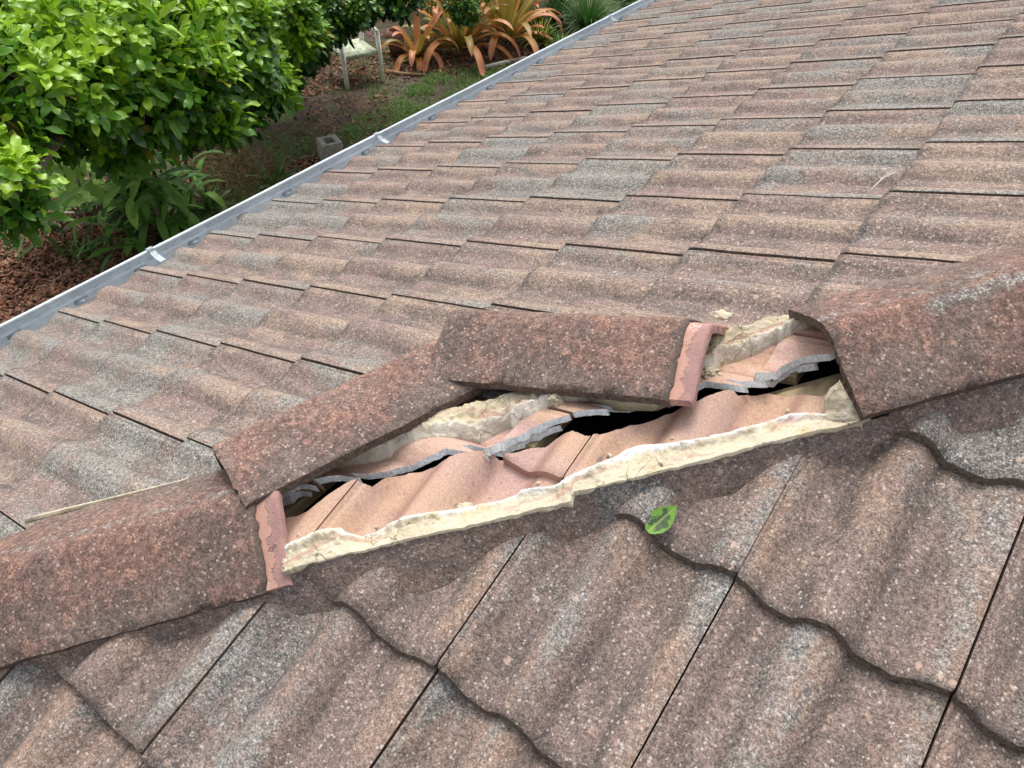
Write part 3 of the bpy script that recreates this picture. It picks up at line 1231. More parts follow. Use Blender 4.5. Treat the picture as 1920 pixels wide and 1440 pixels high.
lump('mortar_chip', 'pale mortar flake on the pink tile above the near bed', hit(872, 950, 'B', .002), .013, M['mortar'], 17, 3, (1.2, .7, .35), rough=.6, rot=.4)


def plug():
    Lf = resample([(1536, 786), (1552, 768), (1545, 748), (1556, 728), (1572, 716)], 24)
    Rt = resample([(1618, 790), (1610, 772), (1598, 752), (1586, 734), (1574, 712)], 24)
    n = Vector((0, -T, 1)).normalized()
    V, ac = [], []
    m = 20
    for i in range(25):
        u = i / 24
        hL, hR = 0.0 + 0.028 * u, 0.014 + 0.030 * u
        for j in range(m + 1):
            v = j / m
            p = Lf[i].lerp(Rt[i], v)
            h = hL + (hR - hL) * v + 0.008 * math.sin(math.pi * v) + 0.003 * nz(p.x * .03, p.y * .03, 2) + .002 * nz(p.x * .1, p.y * .1, 5)
            V.append(on_plane(p.x, p.y, Vector((0, -T, 1)), Vector((0, 0, h))))
            ac.append(0.7)
    nv = len(V)
    V += [p - Vector((0, 0, 0.05)) + Vector((.01, .01, 0)) for p in V]
    ac += ac
    fs = []
    for i in range(24):
        for j in range(m):
            a, b_, c_, d_ = i * (m + 1) + j, i * (m + 1) + j + 1, (i + 1) * (m + 1) + j + 1, (i + 1) * (m + 1) + j
            fs.append((a, b_, c_, d_))
            fs.append((nv + a, nv + d_, nv + c_, nv + b_))
    for i in range(24):
        for j in (0, m):
            a, d_ = i * (m + 1) + j, (i + 1) * (m + 1) + j
            fs.append((a, d_, nv + d_, nv + a))
    for j in range(m):
        for i in (0, 24):
            a, b_ = i * (m + 1) + j, i * (m + 1) + j + 1
            fs.append((a, b_, nv + b_, nv + a))
    ob = mesh_obj('mortar_bed', V, fs, M['mortar'], origin=V[0], attrs={'across': ac})
    bm = bmesh.new()
    bm.from_mesh(ob.data)
    bmesh.ops.recalc_face_normals(bm, faces=bm.faces[:])
    bm.to_mesh(ob.data)
    bm.free()
    tag(ob, 'smooth cream mortar plug at the mouth of the right hip cap', 'mortar')


plug()


# crumbs that fell on the pink tiles and in the pans
for i, (px, py, sd_) in enumerate(((706, 988, 'B'), (1010, 906, 'B'), (1142, 853, 'B'), (1262, 822, 'B'), (1478, 770, 'B'), (905, 821, 'A'), (1350, 702, 'A'), (1326, 707, 'A'), (560, 1002, 'B'))):
    lump('mortar_crumb', 'tiny mortar crumb lying on the pink sheltered part of the tiles', hit(px, py, sd_, .0005), .0022 + .0016 * ((i * 7) % 5) / 5, M['mortar2'], 40 + i, 2, (1.5, .9, .55), rough=1.1, rot=i)


# thin cream line of pointing beside the left cap
def pale_line():
    pts = resample([(44, 973), (120, 954), (230, 928), (330, 903), (412, 884)], 90)
    V = []
    for i, p in enumerate(pts):
        wd = 1.3 + 0.9 * nz(i * .25, 1) + (0 if 4 < i < 86 else -1.2)
        a = hit(p.x, p.y - wd, 'A', .010)
        b_ = hit(p.x, p.y + wd, 'A', .010)
        V += [a, b_, b_ - Vector((0, 0, .02)), a - Vector((0, 0, .02))]
    fs = [(0, 1, 2, 3)]
    for i in range(90):
        for j in range(4):
            k = (j + 1) % 4
            fs.append((i * 4 + j, i * 4 + k, i * 4 + 4 + k, i * 4 + 4 + j))
    o = mesh_obj('mortar_bed', V, fs, M['mortar'], origin=V[0], attrs={'across': [0.8] * len(V)})
    tag(o, 'thin cream line of mortar exposed along the back of the left cap', 'mortar')


pale_line()

# ------------------------------------------------------------------ house under the tiles
house = thing('house', 'house under the tiled roof, its dark roof space and timbers showing through the gap', 'house', (0.5, 2.0, GZ))


def slab(name, quad, th, mat, parent):
    mb = MB()
    lo = [Vector(p) - Vector((0, 0, th)) for p in quad]
    mb.add([Vector(p) for p in quad] + lo, [(0, 1, 2, 3), (7, 6, 5, 4), (0, 4, 5, 1), (1, 5, 6, 2), (2, 6, 7, 3), (3, 7, 4, 0)])
    return mb.build(name, mat, parent, smooth=False)


D = 0.14
x0, x1 = XA + G + 0.03, 3.4
y1 = 12.0
slab('blackout_sheet', [(x0, x0, T * x0 - D), (x0, y1, T * x0 - D), (x1, y1, T * x1 - D), (x1, x1, T * x1 - D)], 0.01, M['void'], house)  # added sheets under both slopes, keep the hip gap black
slab('blackout_sheet', [(x0, x0, T * x0 - D - .002), (x1, x1, T * x1 - D - .002), (4.5, x1, T * x1 - D - .002), (4.5, x0, T * x0 - D - .002)], 0.01, M['void'], house)
mb = MB()
mb.box((1.35, 5.2, (GZ - .95) / 2), (5.6, 13.0, abs(GZ + .95)))
mb.build('wall', M['wall'], house, smooth=False)
mb = MB()
mb.box((x0 + 0.015, 5.1, -0.86), (0.03, 13.6, 0.17))
mb.build('fascia', M['wall'], house, smooth=False)
# hip rafter and battens
mb = MB()
a0, a1 = -1.6, 1.6
B3 = Matrix((HX, HL, HU)).transposed()
mb.box(HX * 0.0 + Vector((0, 0, -0.125)) + HL * 0.0, (3.2, 0.045, 0.09), B3)
mb.build('hip_rafter', M['timber'], house, smooth=False)
for c in range(5, 10):
    x = XA + c * G + 0.035
    mb = MB()
    mb.box((x, x + 0.055 + 0.6, T * x - 0.062), (0.04, 1.2, 0.022), Matrix.Rotation(-math.atan(T), 3, 'Y'))
    mb.build('batten', M['timber'], house, smooth=False)
for c in range(1, 5):
    y = YB + c * G + 0.035
    mb = MB()
    mb.box((y + 0.055 + 0.6, y, T * y - 0.062), (1.2, 0.04, 0.022), Matrix.Rotation(math.atan(T), 3, 'X'))
    mb.build('batten', M['timber'], house, smooth=False)
# sloping hip board seen at the right of the gap
mb = MB()
P = Vector((0.28, 0.28, T * 0.28)) + HL * 0.018
mb.box(P + Vector((0, 0, -0.075)), (0.42, 0.05, 0.02), B3 @ Matrix.Rotation(0.2, 3, 'X'))
mb.build('hip_board', M['timber'], house, smooth=False)
# ------------------------------------------------------------------ gutter
b = NB('galvanised_steel')
pv = b.pos(False, (1, .5, 1))
n1 = b.noise(pv, 9, 4, 0.6)
n2 = b.noise(pv, 70, 4, 0.7)
c = b.mix(b.ramp(n1, 0.35, 0.65), (.50, .54, .575), (.62, .67, .70))
c = b.mix(b.ramp(n2, 0.52, 0.75, 0, 0.5), c, (.22, .23, .24))
gs = b.n('SeparateXYZ')
b.l(b.n('NewGeometry').outputs['Position'], gs.inputs[0])
c = b.mix(b.math('MULTIPLY', b.ramp(gs.outputs[2], -.812, -.85), b.ramp(n1, .3, .6, .2, .6)), c, (.20, .165, .14))
M['galv'] = b.finish(c, b.ramp(n2, 0.3, 0.7, 0.35, 0.6), n2, 0.1, 0.002, spec=0.5, metal=0.25)
M['strap'] = simple('zinc_strap', (.30, .34, .37), 0.5, 0.12, 60, metal=0.4, spec=0.5)


def gutter():
    gx, gz = -2.052, -0.757      # top of the front lip
    root = thing('roof_gutter', 'galvanised grey metal gutter along the eave of the far slope', 'gutter', (gx, 3.0, gz))
    # profile (x, z) from the front lip bead, inner face first
    def bead(cx, cz, r, a0, a1, n):
        return [(cx + r * math.cos(math.radians(a0 + (a1 - a0) * i / n)), cz + r * math.sin(math.radians(a0 + (a1 - a0) * i / n))) for i in range(n + 1)]
    outer = bead(0.004, -0.004, 0.0075, -40, 250, 10)
    P = outer + [(0.000, -0.030), (0.000, -0.034), (0.010, -0.040), (0.010, -0.060), (0.014, -0.085), (0.035, -0.100), (0.115, -0.100), (0.125, -0.09), (0.125, -0.005), (0.123, -0.004), (0.122, -0.088),
                 (0.113, -0.0975), (0.036, -0.0975), (0.0165, -0.084), (0.0125, -0.060), (0.0125, -0.037), (0.0035, -0.030), (0.0035, -0.014)]
    ys = [-2.6 + i * 0.05 for i in range(int(13.2 / 0.05))]
    V = []
    for y in ys:
        dx, dz = 0.0025 * nz(y, 1, 0, 1.7) + .0008 * nz(y, 0, 0, 9), 0.003 * nz(y, 5, 0, 1.3)
        V += [Vector((gx + px + dx, y, gz + pz + dz)) for px, pz in P]
    m = len(P)
    fs = []
    for i in range(len(ys) - 1):
        for j in range(m):
            k = (j + 1) % m
            fs.append((i * m + j, i * m + k, (i + 1) * m + k, (i + 1) * m + j))
    mb = MB()
    mb.add(V, fs)
    tr = mb.build('trough', M['galv'], root)
    smooth_by_angle(tr, 30)
    # spring clips along the inner face
    for i in range(36):
        y = -0.75 + i * 0.24
        mb = MB()
        mb.box((gx + 0.022, y, gz - 0.048), (0.018, 0.042, 0.003), Matrix.Rotation(0.3, 3, 'Y'), bev=0.001)
        mb.box((gx + 0.014, y, gz - 0.050), (0.004, 0.050, 0.014), None, bev=0.001)
        mb.build('clip', M['strap'], root)
    for px, py in ((296, 476), (722, 258), (1158, 34)):
        Q = on_z(px, py, gz)
        mb = MB()
        y = Q.y
        pts = [(-0.004, 0.005), (0.010, 0.005), (0.018, -0.004), (0.040, -0.016), (0.075, -0.020)]
        vs, fs2 = [], []
        for (px_, pz) in pts:
            for yy in (-0.012, 0.012):
                for t_ in (0, -0.0015):
                    vs.append(Vector((gx + px_, y + yy, gz + pz + t_)))
        for i in range(len(pts) - 1):
            a = i * 4
            fs2 += [(a, a + 4, a + 6, a + 2), (a + 1, a + 3, a + 7, a + 5), (a, a + 1, a + 5, a + 4), (a + 2, a + 6, a + 7, a + 3)]
        fs2 += [(0, 2, 3, 1), (len(vs) - 4, len(vs) - 3, len(vs) - 1, len(vs) - 2)]
        mb.add(vs, fs2)
        mb.build('strap', M['strap'], root, smooth=False)


gutter()

# ------------------------------------------------------------------ fallen leaf, straw
def leaf_grid(L, Wd, n=14, m=8, curl=0.12, shape=None):
    V, F = [], []
    for i in range(n + 1):
        u = i / n
        wd = (shape(u) if shape else math.sin(math.pi * u ** 0.85) ** 0.8) * Wd / 2
        for j in range(m + 1):
            v = -1 + 2 * j / m
            V.append((u * L, v * wd, abs(v) * wd * 0.18 + curl * L * (u - .5) ** 2 + 0.0006 * nz(u * 9, v * 3, 1)))
    for i in range(n):
        for j in range(m):
            a = i * (m + 1) + j
            F.append((a, a + m + 1, a + m + 2, a + 1))
    return V, F


b = NB('fallen_leaf')
tc = b.n('Attribute', attribute_name='rim').outputs['Fac']
nn_ = b.noise(b.pos(False), 55, 3, 0.6)
k = b.math('ADD', tc, b.math('MULTIPLY', b.math('SUBTRACT', nn_, 0.5), 2.0))
mid_ = b.n('Attribute', attribute_name='rib').outputs['Fac']
c = b.mix(b.ramp(k, 0.52, 0.66), (.050, .085, .032), (.13, .27, .030))
c = b.mix(b.math('MULTIPLY', mid_, 0.7), c, (.30, .40, .12))
M['fleaf'] = b.finish(c, 0.4, nn_, 0.2, 0.001, spec=0.4)
V, Fc = leaf_grid(0.070, 0.043, 20, 14, 0.14, shape=lambda u: (math.sin(math.pi * (0.03 + u * .97) ** 0.82) ** 0.85) * (1 + .025 * math.sin(u * 31)) if u < 1 else .01)
rim, rib = [], []
for i in range(21):
    for j in range(15):
        v = abs(-1 + 2 * j / 14)
        u = i / 20
        rim.append(max(v, abs(u - .45) * 1.9))
        rib.append(1.0 if v < 0.08 else 0)
P0, P1 = hit(1212, 1006, 'B', .006), hit(1262, 962, 'B', .012)
xa = (P1 - P0).normalized()
up = Vector((0, -T, 1)).normalized()
ya = up.cross(xa).normalized()
up = xa.cross(ya)
Rm = Matrix((xa, ya, up)).transposed()
sc = (P1 - P0).length / 0.064
LVs = [P0 + Rm @ (Vector((v[0], v[1], v[2])) * sc) for v in V]
dz = max(surf_b(p.x, p.y) - p.z for p in LVs) * .8 + .001
LVs = [p + Vector((0, 0, dz)) for p in LVs]
ob = mesh_obj('fallen_leaf', LVs, Fc, M['fleaf'], origin=P0, attrs={'rim': rim, 'rib': rib})
tag(ob, 'bright green leaf with a dark centre lying on the near slope', 'leaf')
M['straw'] = simple('dry_straw', (.66, .60, .50), 0.7, 0.15, 40)
mb = MB()
a, b_ = hit(1624, 364, 'A', .006), hit(1681, 321, 'A', .018)
mb.tube([a, a.lerp(b_, .5) + Vector((0, 0, .012)), b_], [.0012, .0016, .0010], 6)
tag(mb.build('straw', M['straw'], origin=a), 'thin pale straw lying across tiles of the far slope at upper right', 'straw')
mb = MB()
a, b_ = hit(1604, 790, 'B', .012), hit(1628, 780, 'B', .020)
mb.tube([a, b_], [.0009, .0006], 5)
tag(mb.build('straw', M['straw'], origin=a), 'tiny pale sliver poking out below the right hip cap', 'straw')

for (ax, ay), (bx_, by), lab in (((1220, 846), (1228, 834), 'tiny grey sliver leaning on the near mortar bed inside the gap'), ((1120, 863), (1132, 852), 'tiny grey sliver lying flat on the pink tile in the gap')):
    mb = MB()
    a, b_ = hit(ax, ay, 'B', .002), hit(bx_, by, 'B', .003)
    mb.tube([a, b_], [.0016, .0012], 5)
    tag(mb.build('tile_sliver', simple('grey_sliver', (.30, .30, .29), .9, .2, 60), origin=a), lab, 'sliver')

# ------------------------------------------------------------------ garden
b = NB('garden_soil')
pv = b.pos(False)
big = b.noise(pv, 0.7, 4, 0.6)
med = b.noise(pv, 5, 5, 0.65)
fine = b.noise(pv, 40, 4, 0.7)
c = b.mix(b.ramp(med, 0.35, 0.65), (.085, .063, .050), (.150, .112, .088))
c = b.mix(b.ramp(b.math('ADD', big, b.math('MULTIPLY', med, .3)), 0.60, 0.75, 0, 0.7), c, (.075, .115, .035))
c = b.mix(b.ramp(fine, 0.58, 0.72, 0, 0.6), c, (.30, .20, .14))
M['soil'] = b.finish(c, 0.95, b.math('ADD', med, fine), 0.8, 0.03, spec=0.15)
V, Fc = [], []
NXg, NYg = 150, 150
for i in range(NXg + 1):
    for j in range(NYg + 1):
        u, v = i / NXg, j / NYg
        x = -32 + 46 * u
        y = -14 + 56 * v
        z = GZ + 0.035 * nz(x, y, 0, 0.9) + 0.012 * nz(x, y, 3, 4)
        V.append((x, y, z))
for i in range(NXg):
    for j in range(NYg):
        a = i * (NYg + 1) + j
        Fc.append((a, a + NYg + 1, a + NYg + 2, a + 1))
gr = mesh_obj('ground', V, Fc, M['soil'])
tag(gr, kind='structure')


def gz_at(x, y):
    return GZ + 0.035 * nz(x, y, 0, 0.9) + 0.012 * nz(x, y, 3, 4)


def G3(px, py):
    p = on_z(px, py)
    return Vector((p.x, p.y, gz_at(p.x, p.y)))


class Leaves:
    """many leaves in one mesh, each a folded curved blade"""
    def __init__(s):
        s.v, s.f, s.t = [], [], []

    def leaf(s, base, d, up, L, Wd, tint, droop=0.3, n=5, fold=0.25, tip=0.5, wave=0.0, half=2):
        d = d.normalized()
        side = d.cross(up)
        if side.length < 1e-4:
            side = d.orthogonal()
        side.normalize()
        nrm = side.cross(d).normalized()
        b0 = len(s.v)
        p = Vector(base)
        dirv = d.copy()
        ph = random.random() * 6
        for i in range(n + 1):
            u = i / n
            # obovate outline: widest past the middle
            wd = Wd / 2 * (math.sin(math.pi * min(1, (u ** (0.6 + tip))) ** 1.0) ** 0.75 if 0 < u < 1 else 0.06)
            w_ = wave * math.sin(u * 9 + ph) * Wd
            for j in range(-1, 2):
                s.v.append(p + side * (wd * j) + nrm * (abs(j) * wd * fold + w_ * (j if j else 0)))
                s.t.append(tint)
            dirv = (dirv - Vector((0, 0, 1)) * droop / n).normalized()
            nrm = side.cross(dirv).normalized()
            p = p + dirv * (L / n)
        for i in range(n):
            for j in range(2):
                a = b0 + i * 3 + j
                s.f.append((a, a + 3, a + 4, a + 1))

    def whorl(s, P, axis, L, Wd, tint, cnt=8, spread=1.0, droop=0.3, **kw):
        axis = axis.normalized()
        a = axis.orthogonal().normalized()
        b_ = axis.cross(a)
        o = random.random() * 6.28
        for i in range(cnt):
            th = o + i * 2.399
            el = spread * random.uniform(0.55, 1.15)
            d = (a * math.cos(th) + b_ * math.sin(th)) * math.sin(el) + axis * math.cos(el)
            l = L * random.uniform(0.65, 1.1)
            s.leaf(P - axis * (0.012 * i * L / .1), d, axis, l, Wd * random.uniform(.8, 1.1), tint + random.uniform(-.12, .12), droop * random.uniform(.4, 1.5), **kw)

    def build(s, name, mat, parent=None, origin=None):
        vs = s.v
        if parent is not None:
            vs = [v - Vector(parent.location) for v in vs]
        return mesh_obj(name, vs, s.f, mat, parent, None, True, origin=origin, attrs={'tint': s.t})


M['glossy'] = leaf_mat('glossy_leaf', (.030, .100, .012), (.125, .310, .022), (.400, .640, .035), 0.33, 0.34)
M['darkleaf'] = leaf_mat('dark_leaf', (.022, .070, .010), (.075, .205, .022), (.26, .47, .04), 0.34, 0.28)
M['long'] = leaf_mat('long_leaf', (.045, .135, .020), (.13, .31, .038), (.33, .54, .09), 0.62, 0.3)
M['strappy'] = leaf_mat('strappy_leaf', (.035, .110, .020), (.090, .220, .040), (.22, .38, .10), 0.45, 0.2)
M['bark'] = simple('bark', (.085, .066, .050), 0.95, 0.5, 25, bstr=0.9, bd=0.02, stretch=(1, 1, .3))
M['twig'] = simple('twig_bark', (.24, .20, .15), 0.9, 0.3, 60)


def in_poly(x, y, poly):
    r = False
    n = len(poly)
    for i in range(n):
        x1_, y1_ = poly[i]
        x2_, y2_ = poly[(i + 1) % n]
        if (y1_ > y) != (y2_ > y) and x < (x2_ - x1_) * (y - y1_) / (y2_ - y1_) + x1_:
            r = not r
    return r


def tree(label, base, trunk_top, blobs, mat, nclus, leafL, leafW, rnd, bright, ntwig=60, trunk_r=0.14, per=8):
    """blobs: (centre, (rx,ry,rz), weight) ellipsoids that together make the crown"""
    root = thing('tree', label, 'tree', base, 'trees in the garden')
    lv = Leaves()
    mb = MB()
    pts = [base - Vector((0, 0, .15)), base.lerp(trunk_top, .35) + Vector((.05, .04, 0)), base.lerp(trunk_top, .7) + Vector((-.04, .03, 0)), trunk_top]
    mb.tube(pts, [trunk_r * 1.5, trunk_r, trunk_r * .8, trunk_r * .5], 14)
    mb.build('trunk', M['bark'], root)
    tw = MB()
    tot = sum(b_[2] for b_ in blobs)
    tips = []
    for (cc, rr, wt) in blobs:
        for _ in range(int(nclus * wt / tot)):
            while True:
                v = Vector((rnd.uniform(-1, 1), rnd.uniform(-1, 1), rnd.uniform(-1, 1)))
                if 0.05 < v.length < 1:
                    break
            r = v.length
            r = r ** 0.35          # most tips near the skin of the crown
            v = v.normalized() * r
            lumpy = 1 + 0.28 * nz(v.x + cc.x, v.y + cc.y, v.z, 2.2)
            P = cc + Vector((v.x * rr[0], v.y * rr[1], v.z * rr[2])) * lumpy
            if P.z < GZ + 0.15:
                continue
            tips.append((P, v, r, cc))
    for (P, v, r, cc) in tips:
        axis = (v * 0.9 + Vector((0, 0, 0.7)) + Vector((rnd.uniform(-.4, .4), rnd.uniform(-.4, .4), rnd.uniform(-.3, .3)))).normalized()
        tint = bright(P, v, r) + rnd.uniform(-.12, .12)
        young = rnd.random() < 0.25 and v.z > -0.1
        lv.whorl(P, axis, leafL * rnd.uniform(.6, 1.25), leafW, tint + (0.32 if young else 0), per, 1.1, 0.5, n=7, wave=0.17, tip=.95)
    for (P, v, r, cc) in rnd.sample(tips, min(ntwig, len(tips))):
        Q = cc + (P - cc) * 0.15
        mid = Q.lerp(P, .5) + Vector((rnd.uniform(-.08, .08), rnd.uniform(-.08, .08), rnd.uniform(-.1, .05)))
        tw.tube([Q, mid, P - (P - mid).normalized() * .02], [.012, .007, .003], 5, cap=False)
    for (cc, rr, wt) in blobs:
        q1 = trunk_top.lerp(cc, .5) + Vector((0, 0, .15))
        tw.tube([base.lerp(trunk_top, .75), q1, cc], [trunk_r * .5, trunk_r * .33, .02], 8, cap=False)
    tw.build('branches', M['twig'], root)
    lv.build('crown', mat, root)
    return root


rnd = random.Random(4)
V3 = Vector


def AD(px, py, dd):
    return at_dist(px, py, dd)


tb = G3(222, 398)
tree('broad glossy-leaved tree filling the upper left, bright green shoots, thick trunk base', tb, AD(230, 190, 5.6), [
    (AD(60, 40, 4.5), (.42, .42, .34), 1.3), (AD(170, 70, 4.3), (.40, .40, .30), 1.3), (AD(290, 60, 4.7), (.40, .40, .30), 1.2),
    (AD(120, 150, 4.1), (.36, .34, .26), 1.1), (AD(20, 150, 3.8), (.30, .28, .24), .9), (AD(240, 160, 4.5), (.34, .34, .26), 1.1),
    (AD(340, 140, 4.6), (.30, .30, .22), .9), (AD(430, 90, 5.3), (.36, .36, .28), 1.0), (AD(380, 10, 5.2), (.42, .42, .30), 1.2),
    (AD(190, 245, 4.6), (.26, .26, .17), .6), (AD(330, 215, 4.9), (.26, .26, .16), .5), (AD(415, 215, 4.9), (.17, .17, .12), .3),
    (AD(0, 245, 3.6), (.20, .18, .15), .4), (AD(-10, 345, 3.5), (.26, .20, .17), .45), (AD(20, 385, 3.5), (.09, .09, .08), .1),
    (AD(90, 235, 4.4), (.26, .26, .16), .5), (AD(490, 150, 5.7), (.24, .24, .18), .5), (AD(500, 40, 6.0), (.42, .42, .34), 1.1),
    (AD(150, -60, 5.0), (.8, .7, .40), 1.8), (AD(420, -70, 5.8), (.7, .7, .40), 1.5), (AD(-120, 60, 4.2), (.5, .5, .4), 1.2),
    (AD(520, 165, 5.9), (.16, .16, .15), .3), (AD(455, 205, 5.6), (.16, .16, .13), .3), (AD(545, 60, 6.1), (.26, .28, .24), .6),
    (AD(250, 200, 5.6), (.60, .55, .30), 1.0), (AD(100, 190, 5.4), (.55, .5, .30), .9),
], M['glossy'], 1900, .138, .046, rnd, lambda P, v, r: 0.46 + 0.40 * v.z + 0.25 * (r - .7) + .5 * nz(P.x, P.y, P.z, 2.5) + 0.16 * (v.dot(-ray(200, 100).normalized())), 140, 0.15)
tb2 = G3(470, 60) + V3((-.3, .6, 0))
tree('darker leafy tree over the pale chair, left of the orange bromeliads', tb2, AD(560, 10, 7.8), [
    (AD(540, 10, 7.0), (.48, .55, .46), 1.8),
    (AD(625, -15, 7.2), (.40, .45, .36), 1.8),
    (AD(745, -15, 7.3), (.22, .25, .2), 0.4),
    (AD(590, 40, 7.0), (.24, .28, .20), 0.7), (AD(555, 95, 7.0), (.20, .22, .20), 0.5), (AD(672, 14, 7.0), (.15, .2, .13), 0.3), (AD(500, 60, 7.2), (.3, .3, .3), .7),
    (AD(440, 80, 7.6), (.42, .5, .40), 1.0),
    (AD(530, 150, 7.4), (.16, .16, .16), 0.25),
    (AD(610, -90, 7.6), (.8, .8, .5), 1.3),
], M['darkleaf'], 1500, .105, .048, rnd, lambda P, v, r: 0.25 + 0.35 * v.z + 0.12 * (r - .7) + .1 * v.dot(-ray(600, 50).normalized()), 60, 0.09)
tb3 = G3(880, -60)
tree('small green sapling whose twigs hang in front of the orange bromeliads', tb3 + V3((0, .6, 0)), AD(880, -40, 8.6), [
    (AD(862, 5, 8.0), (.14, .14, .20), 0.6),
    (AD(880, 22, 8.1), (.10, .10, .12), 0.4),
    (AD(840, -40, 8.3), (.5, .5, .35), 1.0),
], M['darkleaf'], 260, .06, .030, rnd, lambda P, v, r: 0.45 + .2 * v.z, 20, 0.03)


# shrubs with long drooping leaves under the tree
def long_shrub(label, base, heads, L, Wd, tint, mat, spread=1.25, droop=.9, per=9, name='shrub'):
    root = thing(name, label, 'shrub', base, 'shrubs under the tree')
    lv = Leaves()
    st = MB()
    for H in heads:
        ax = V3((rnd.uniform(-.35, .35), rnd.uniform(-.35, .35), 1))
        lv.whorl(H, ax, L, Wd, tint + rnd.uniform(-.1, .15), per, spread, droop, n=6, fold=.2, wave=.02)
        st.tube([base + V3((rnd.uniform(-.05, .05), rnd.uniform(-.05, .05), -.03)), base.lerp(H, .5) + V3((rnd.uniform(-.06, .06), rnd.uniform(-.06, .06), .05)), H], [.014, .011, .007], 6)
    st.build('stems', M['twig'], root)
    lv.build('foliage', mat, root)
    return root


def heads_px(lst):
    return [AD(px, py, dd) for px, py, dd in lst]


long_shrub('understorey shrub with long pale green star-shaped leaf whorls below the tree', G3(150, 420) + V3((0, .1, 0)),
           heads_px([(140, 312, 5.7), (212, 322, 5.7), (110, 285, 6.0), (70, 325, 6.0), (170, 270, 6.2), (95, 362, 6.1), (180, 352, 6.0), (140, 345, 6.2), (60, 290, 6.2), (235, 290, 6.1)]), .33, .085, .90, M['long'], 1.35, .55, 8)
long_shrub('dark drooping shrub right of the tree trunk with hanging lance-shaped leaves', G3(300, 400),
           heads_px([(325, 345, 6.2), (300, 330, 5.9), (340, 300, 6.6), (280, 270, 6.1), (225, 370, 6.0), (255, 320, 5.9), (262, 290, 6.2), (285, 310, 6.3), (300, 280, 6.4), (240, 340, 6.2), (270, 350, 6.3), (310, 320, 6.5), (250, 260, 6.4), (290, 375, 6.2)]), .40, .070, .42, M['long'], 1.3, 1.5, 10)
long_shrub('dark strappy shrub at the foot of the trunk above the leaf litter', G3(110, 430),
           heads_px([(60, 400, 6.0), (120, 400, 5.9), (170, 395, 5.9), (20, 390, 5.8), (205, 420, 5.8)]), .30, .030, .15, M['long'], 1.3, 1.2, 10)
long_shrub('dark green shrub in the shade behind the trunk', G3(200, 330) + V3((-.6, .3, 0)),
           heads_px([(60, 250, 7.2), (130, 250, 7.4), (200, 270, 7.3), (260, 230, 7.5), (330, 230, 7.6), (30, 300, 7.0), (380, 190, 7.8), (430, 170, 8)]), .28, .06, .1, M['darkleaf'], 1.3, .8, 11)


# strappy clumps
def clump(label, base, n, L, Wd, tint, mat, droop=1.2, spread=.9, name='strap_plant', cat='plant', group='strap-leaved clumps'):
    root = thing(name, label, cat, base, group)
    lv = Leaves()
    for i in range(n):
        th = rnd.uniform(0, 6.28)
        el = spread * rnd.uniform(.1, 1)
        d = V3((math.cos(th) * math.sin(el), math.sin(th) * math.sin(el), math.cos(el)))
        lv.leaf(base + V3((math.cos(th), math.sin(th), 0)) * rnd.uniform(0, .06), d, V3((0, 0, 1)) + d * .1, L * rnd.uniform(.6, 1.1), Wd, tint + rnd.uniform(-.3, .4), droop * rnd.uniform(.5, 1.6), n=8,
                fold=.5, tip=-.25)
    lv.build('foliage', mat, root)
    return root


clump('grassy dark green clump at the top right of the garden nearest the roof', G3(1100, 60), 260, .75, .020, .35, M['strappy'])
clump('tall strap-leaved clump behind the yellow striped bromeliad', G3(1045, 40), 200, .7, .020, .25, M['strappy'])
clump('green grassy clump at the top edge beside the gutter', G3(1175, 15), 200, .7, .018, .6, M['strappy'])
clump('pale green fern-like tuft between the clumps and the gutter', G3(1050, 92), 110, .32, .022, .75, M['strappy'])
clump('small bright weed tuft in the leaf litter at lower left', G3(160, 485), 60, .22, .022, .65, M['strappy'], 1.6, 1.3)
clump('weed tuft in the leaf litter beside the gutter', G3(255, 460), 55, .18, .022, .6, M['strappy'], 1.6, 1.3)
clump('strappy weed poking up beside the gutter near the grey block', G3(515, 345), 40, .35, .035, .45, M['strappy'], 1.4, 1.1)
clump('spiky weed growing under the tree right of the shrub', G3(395, 395), 60, .28, .03, .4, M['strappy'], 1.3, 1.2)
clump('dark spiky clump beside the black pot', G3(470, 185), 60, .45, .04, .2, M['strappy'], 1.0, 1.1)

# bromeliads
b = NB('bromeliad_leaf')
t = b.n('Attribute', attribute_name='tint').outputs['Fac']
al = b.n('Attribute', attribute_name='along').outputs['Fac']
ri = b.n('NewGeometry').outputs['Random Per Island']
c = b.mix(b.ramp(ri, 0.1, 0.7), (.26, .22, .04), (.60, .27, .08))
c = b.mix(b.ramp(b.math('ADD', al, b.math('MULTIPLY', ri, .4)), 0.75, 1.3), c, (.66, .26, .15))
c = b.mix(b.ramp(b.math('SUBTRACT', t, b.math('MULTIPLY', al, .3)), 0.4, 0.9), c, (.72, .60, .16))
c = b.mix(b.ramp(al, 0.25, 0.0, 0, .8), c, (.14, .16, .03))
M['brom'] = b.finish(c, 0.42, b.noise(b.pos(False), 30, 3), 0.15, 0.01, spec=0.45, trans=0.22)
b = NB('striped_leaf')
t = b.n('Attribute', attribute_name='tint').outputs['Fac']
al = b.n('Attribute', attribute_name='across').outputs['Fac']
c = b.mix(b.ramp(al, 0.3, 0.6), (.62, .60, .14), (.07, .14, .02))
M['striped'] = b.finish(c, 0.42, None, spec=0.4, trans=0.2)


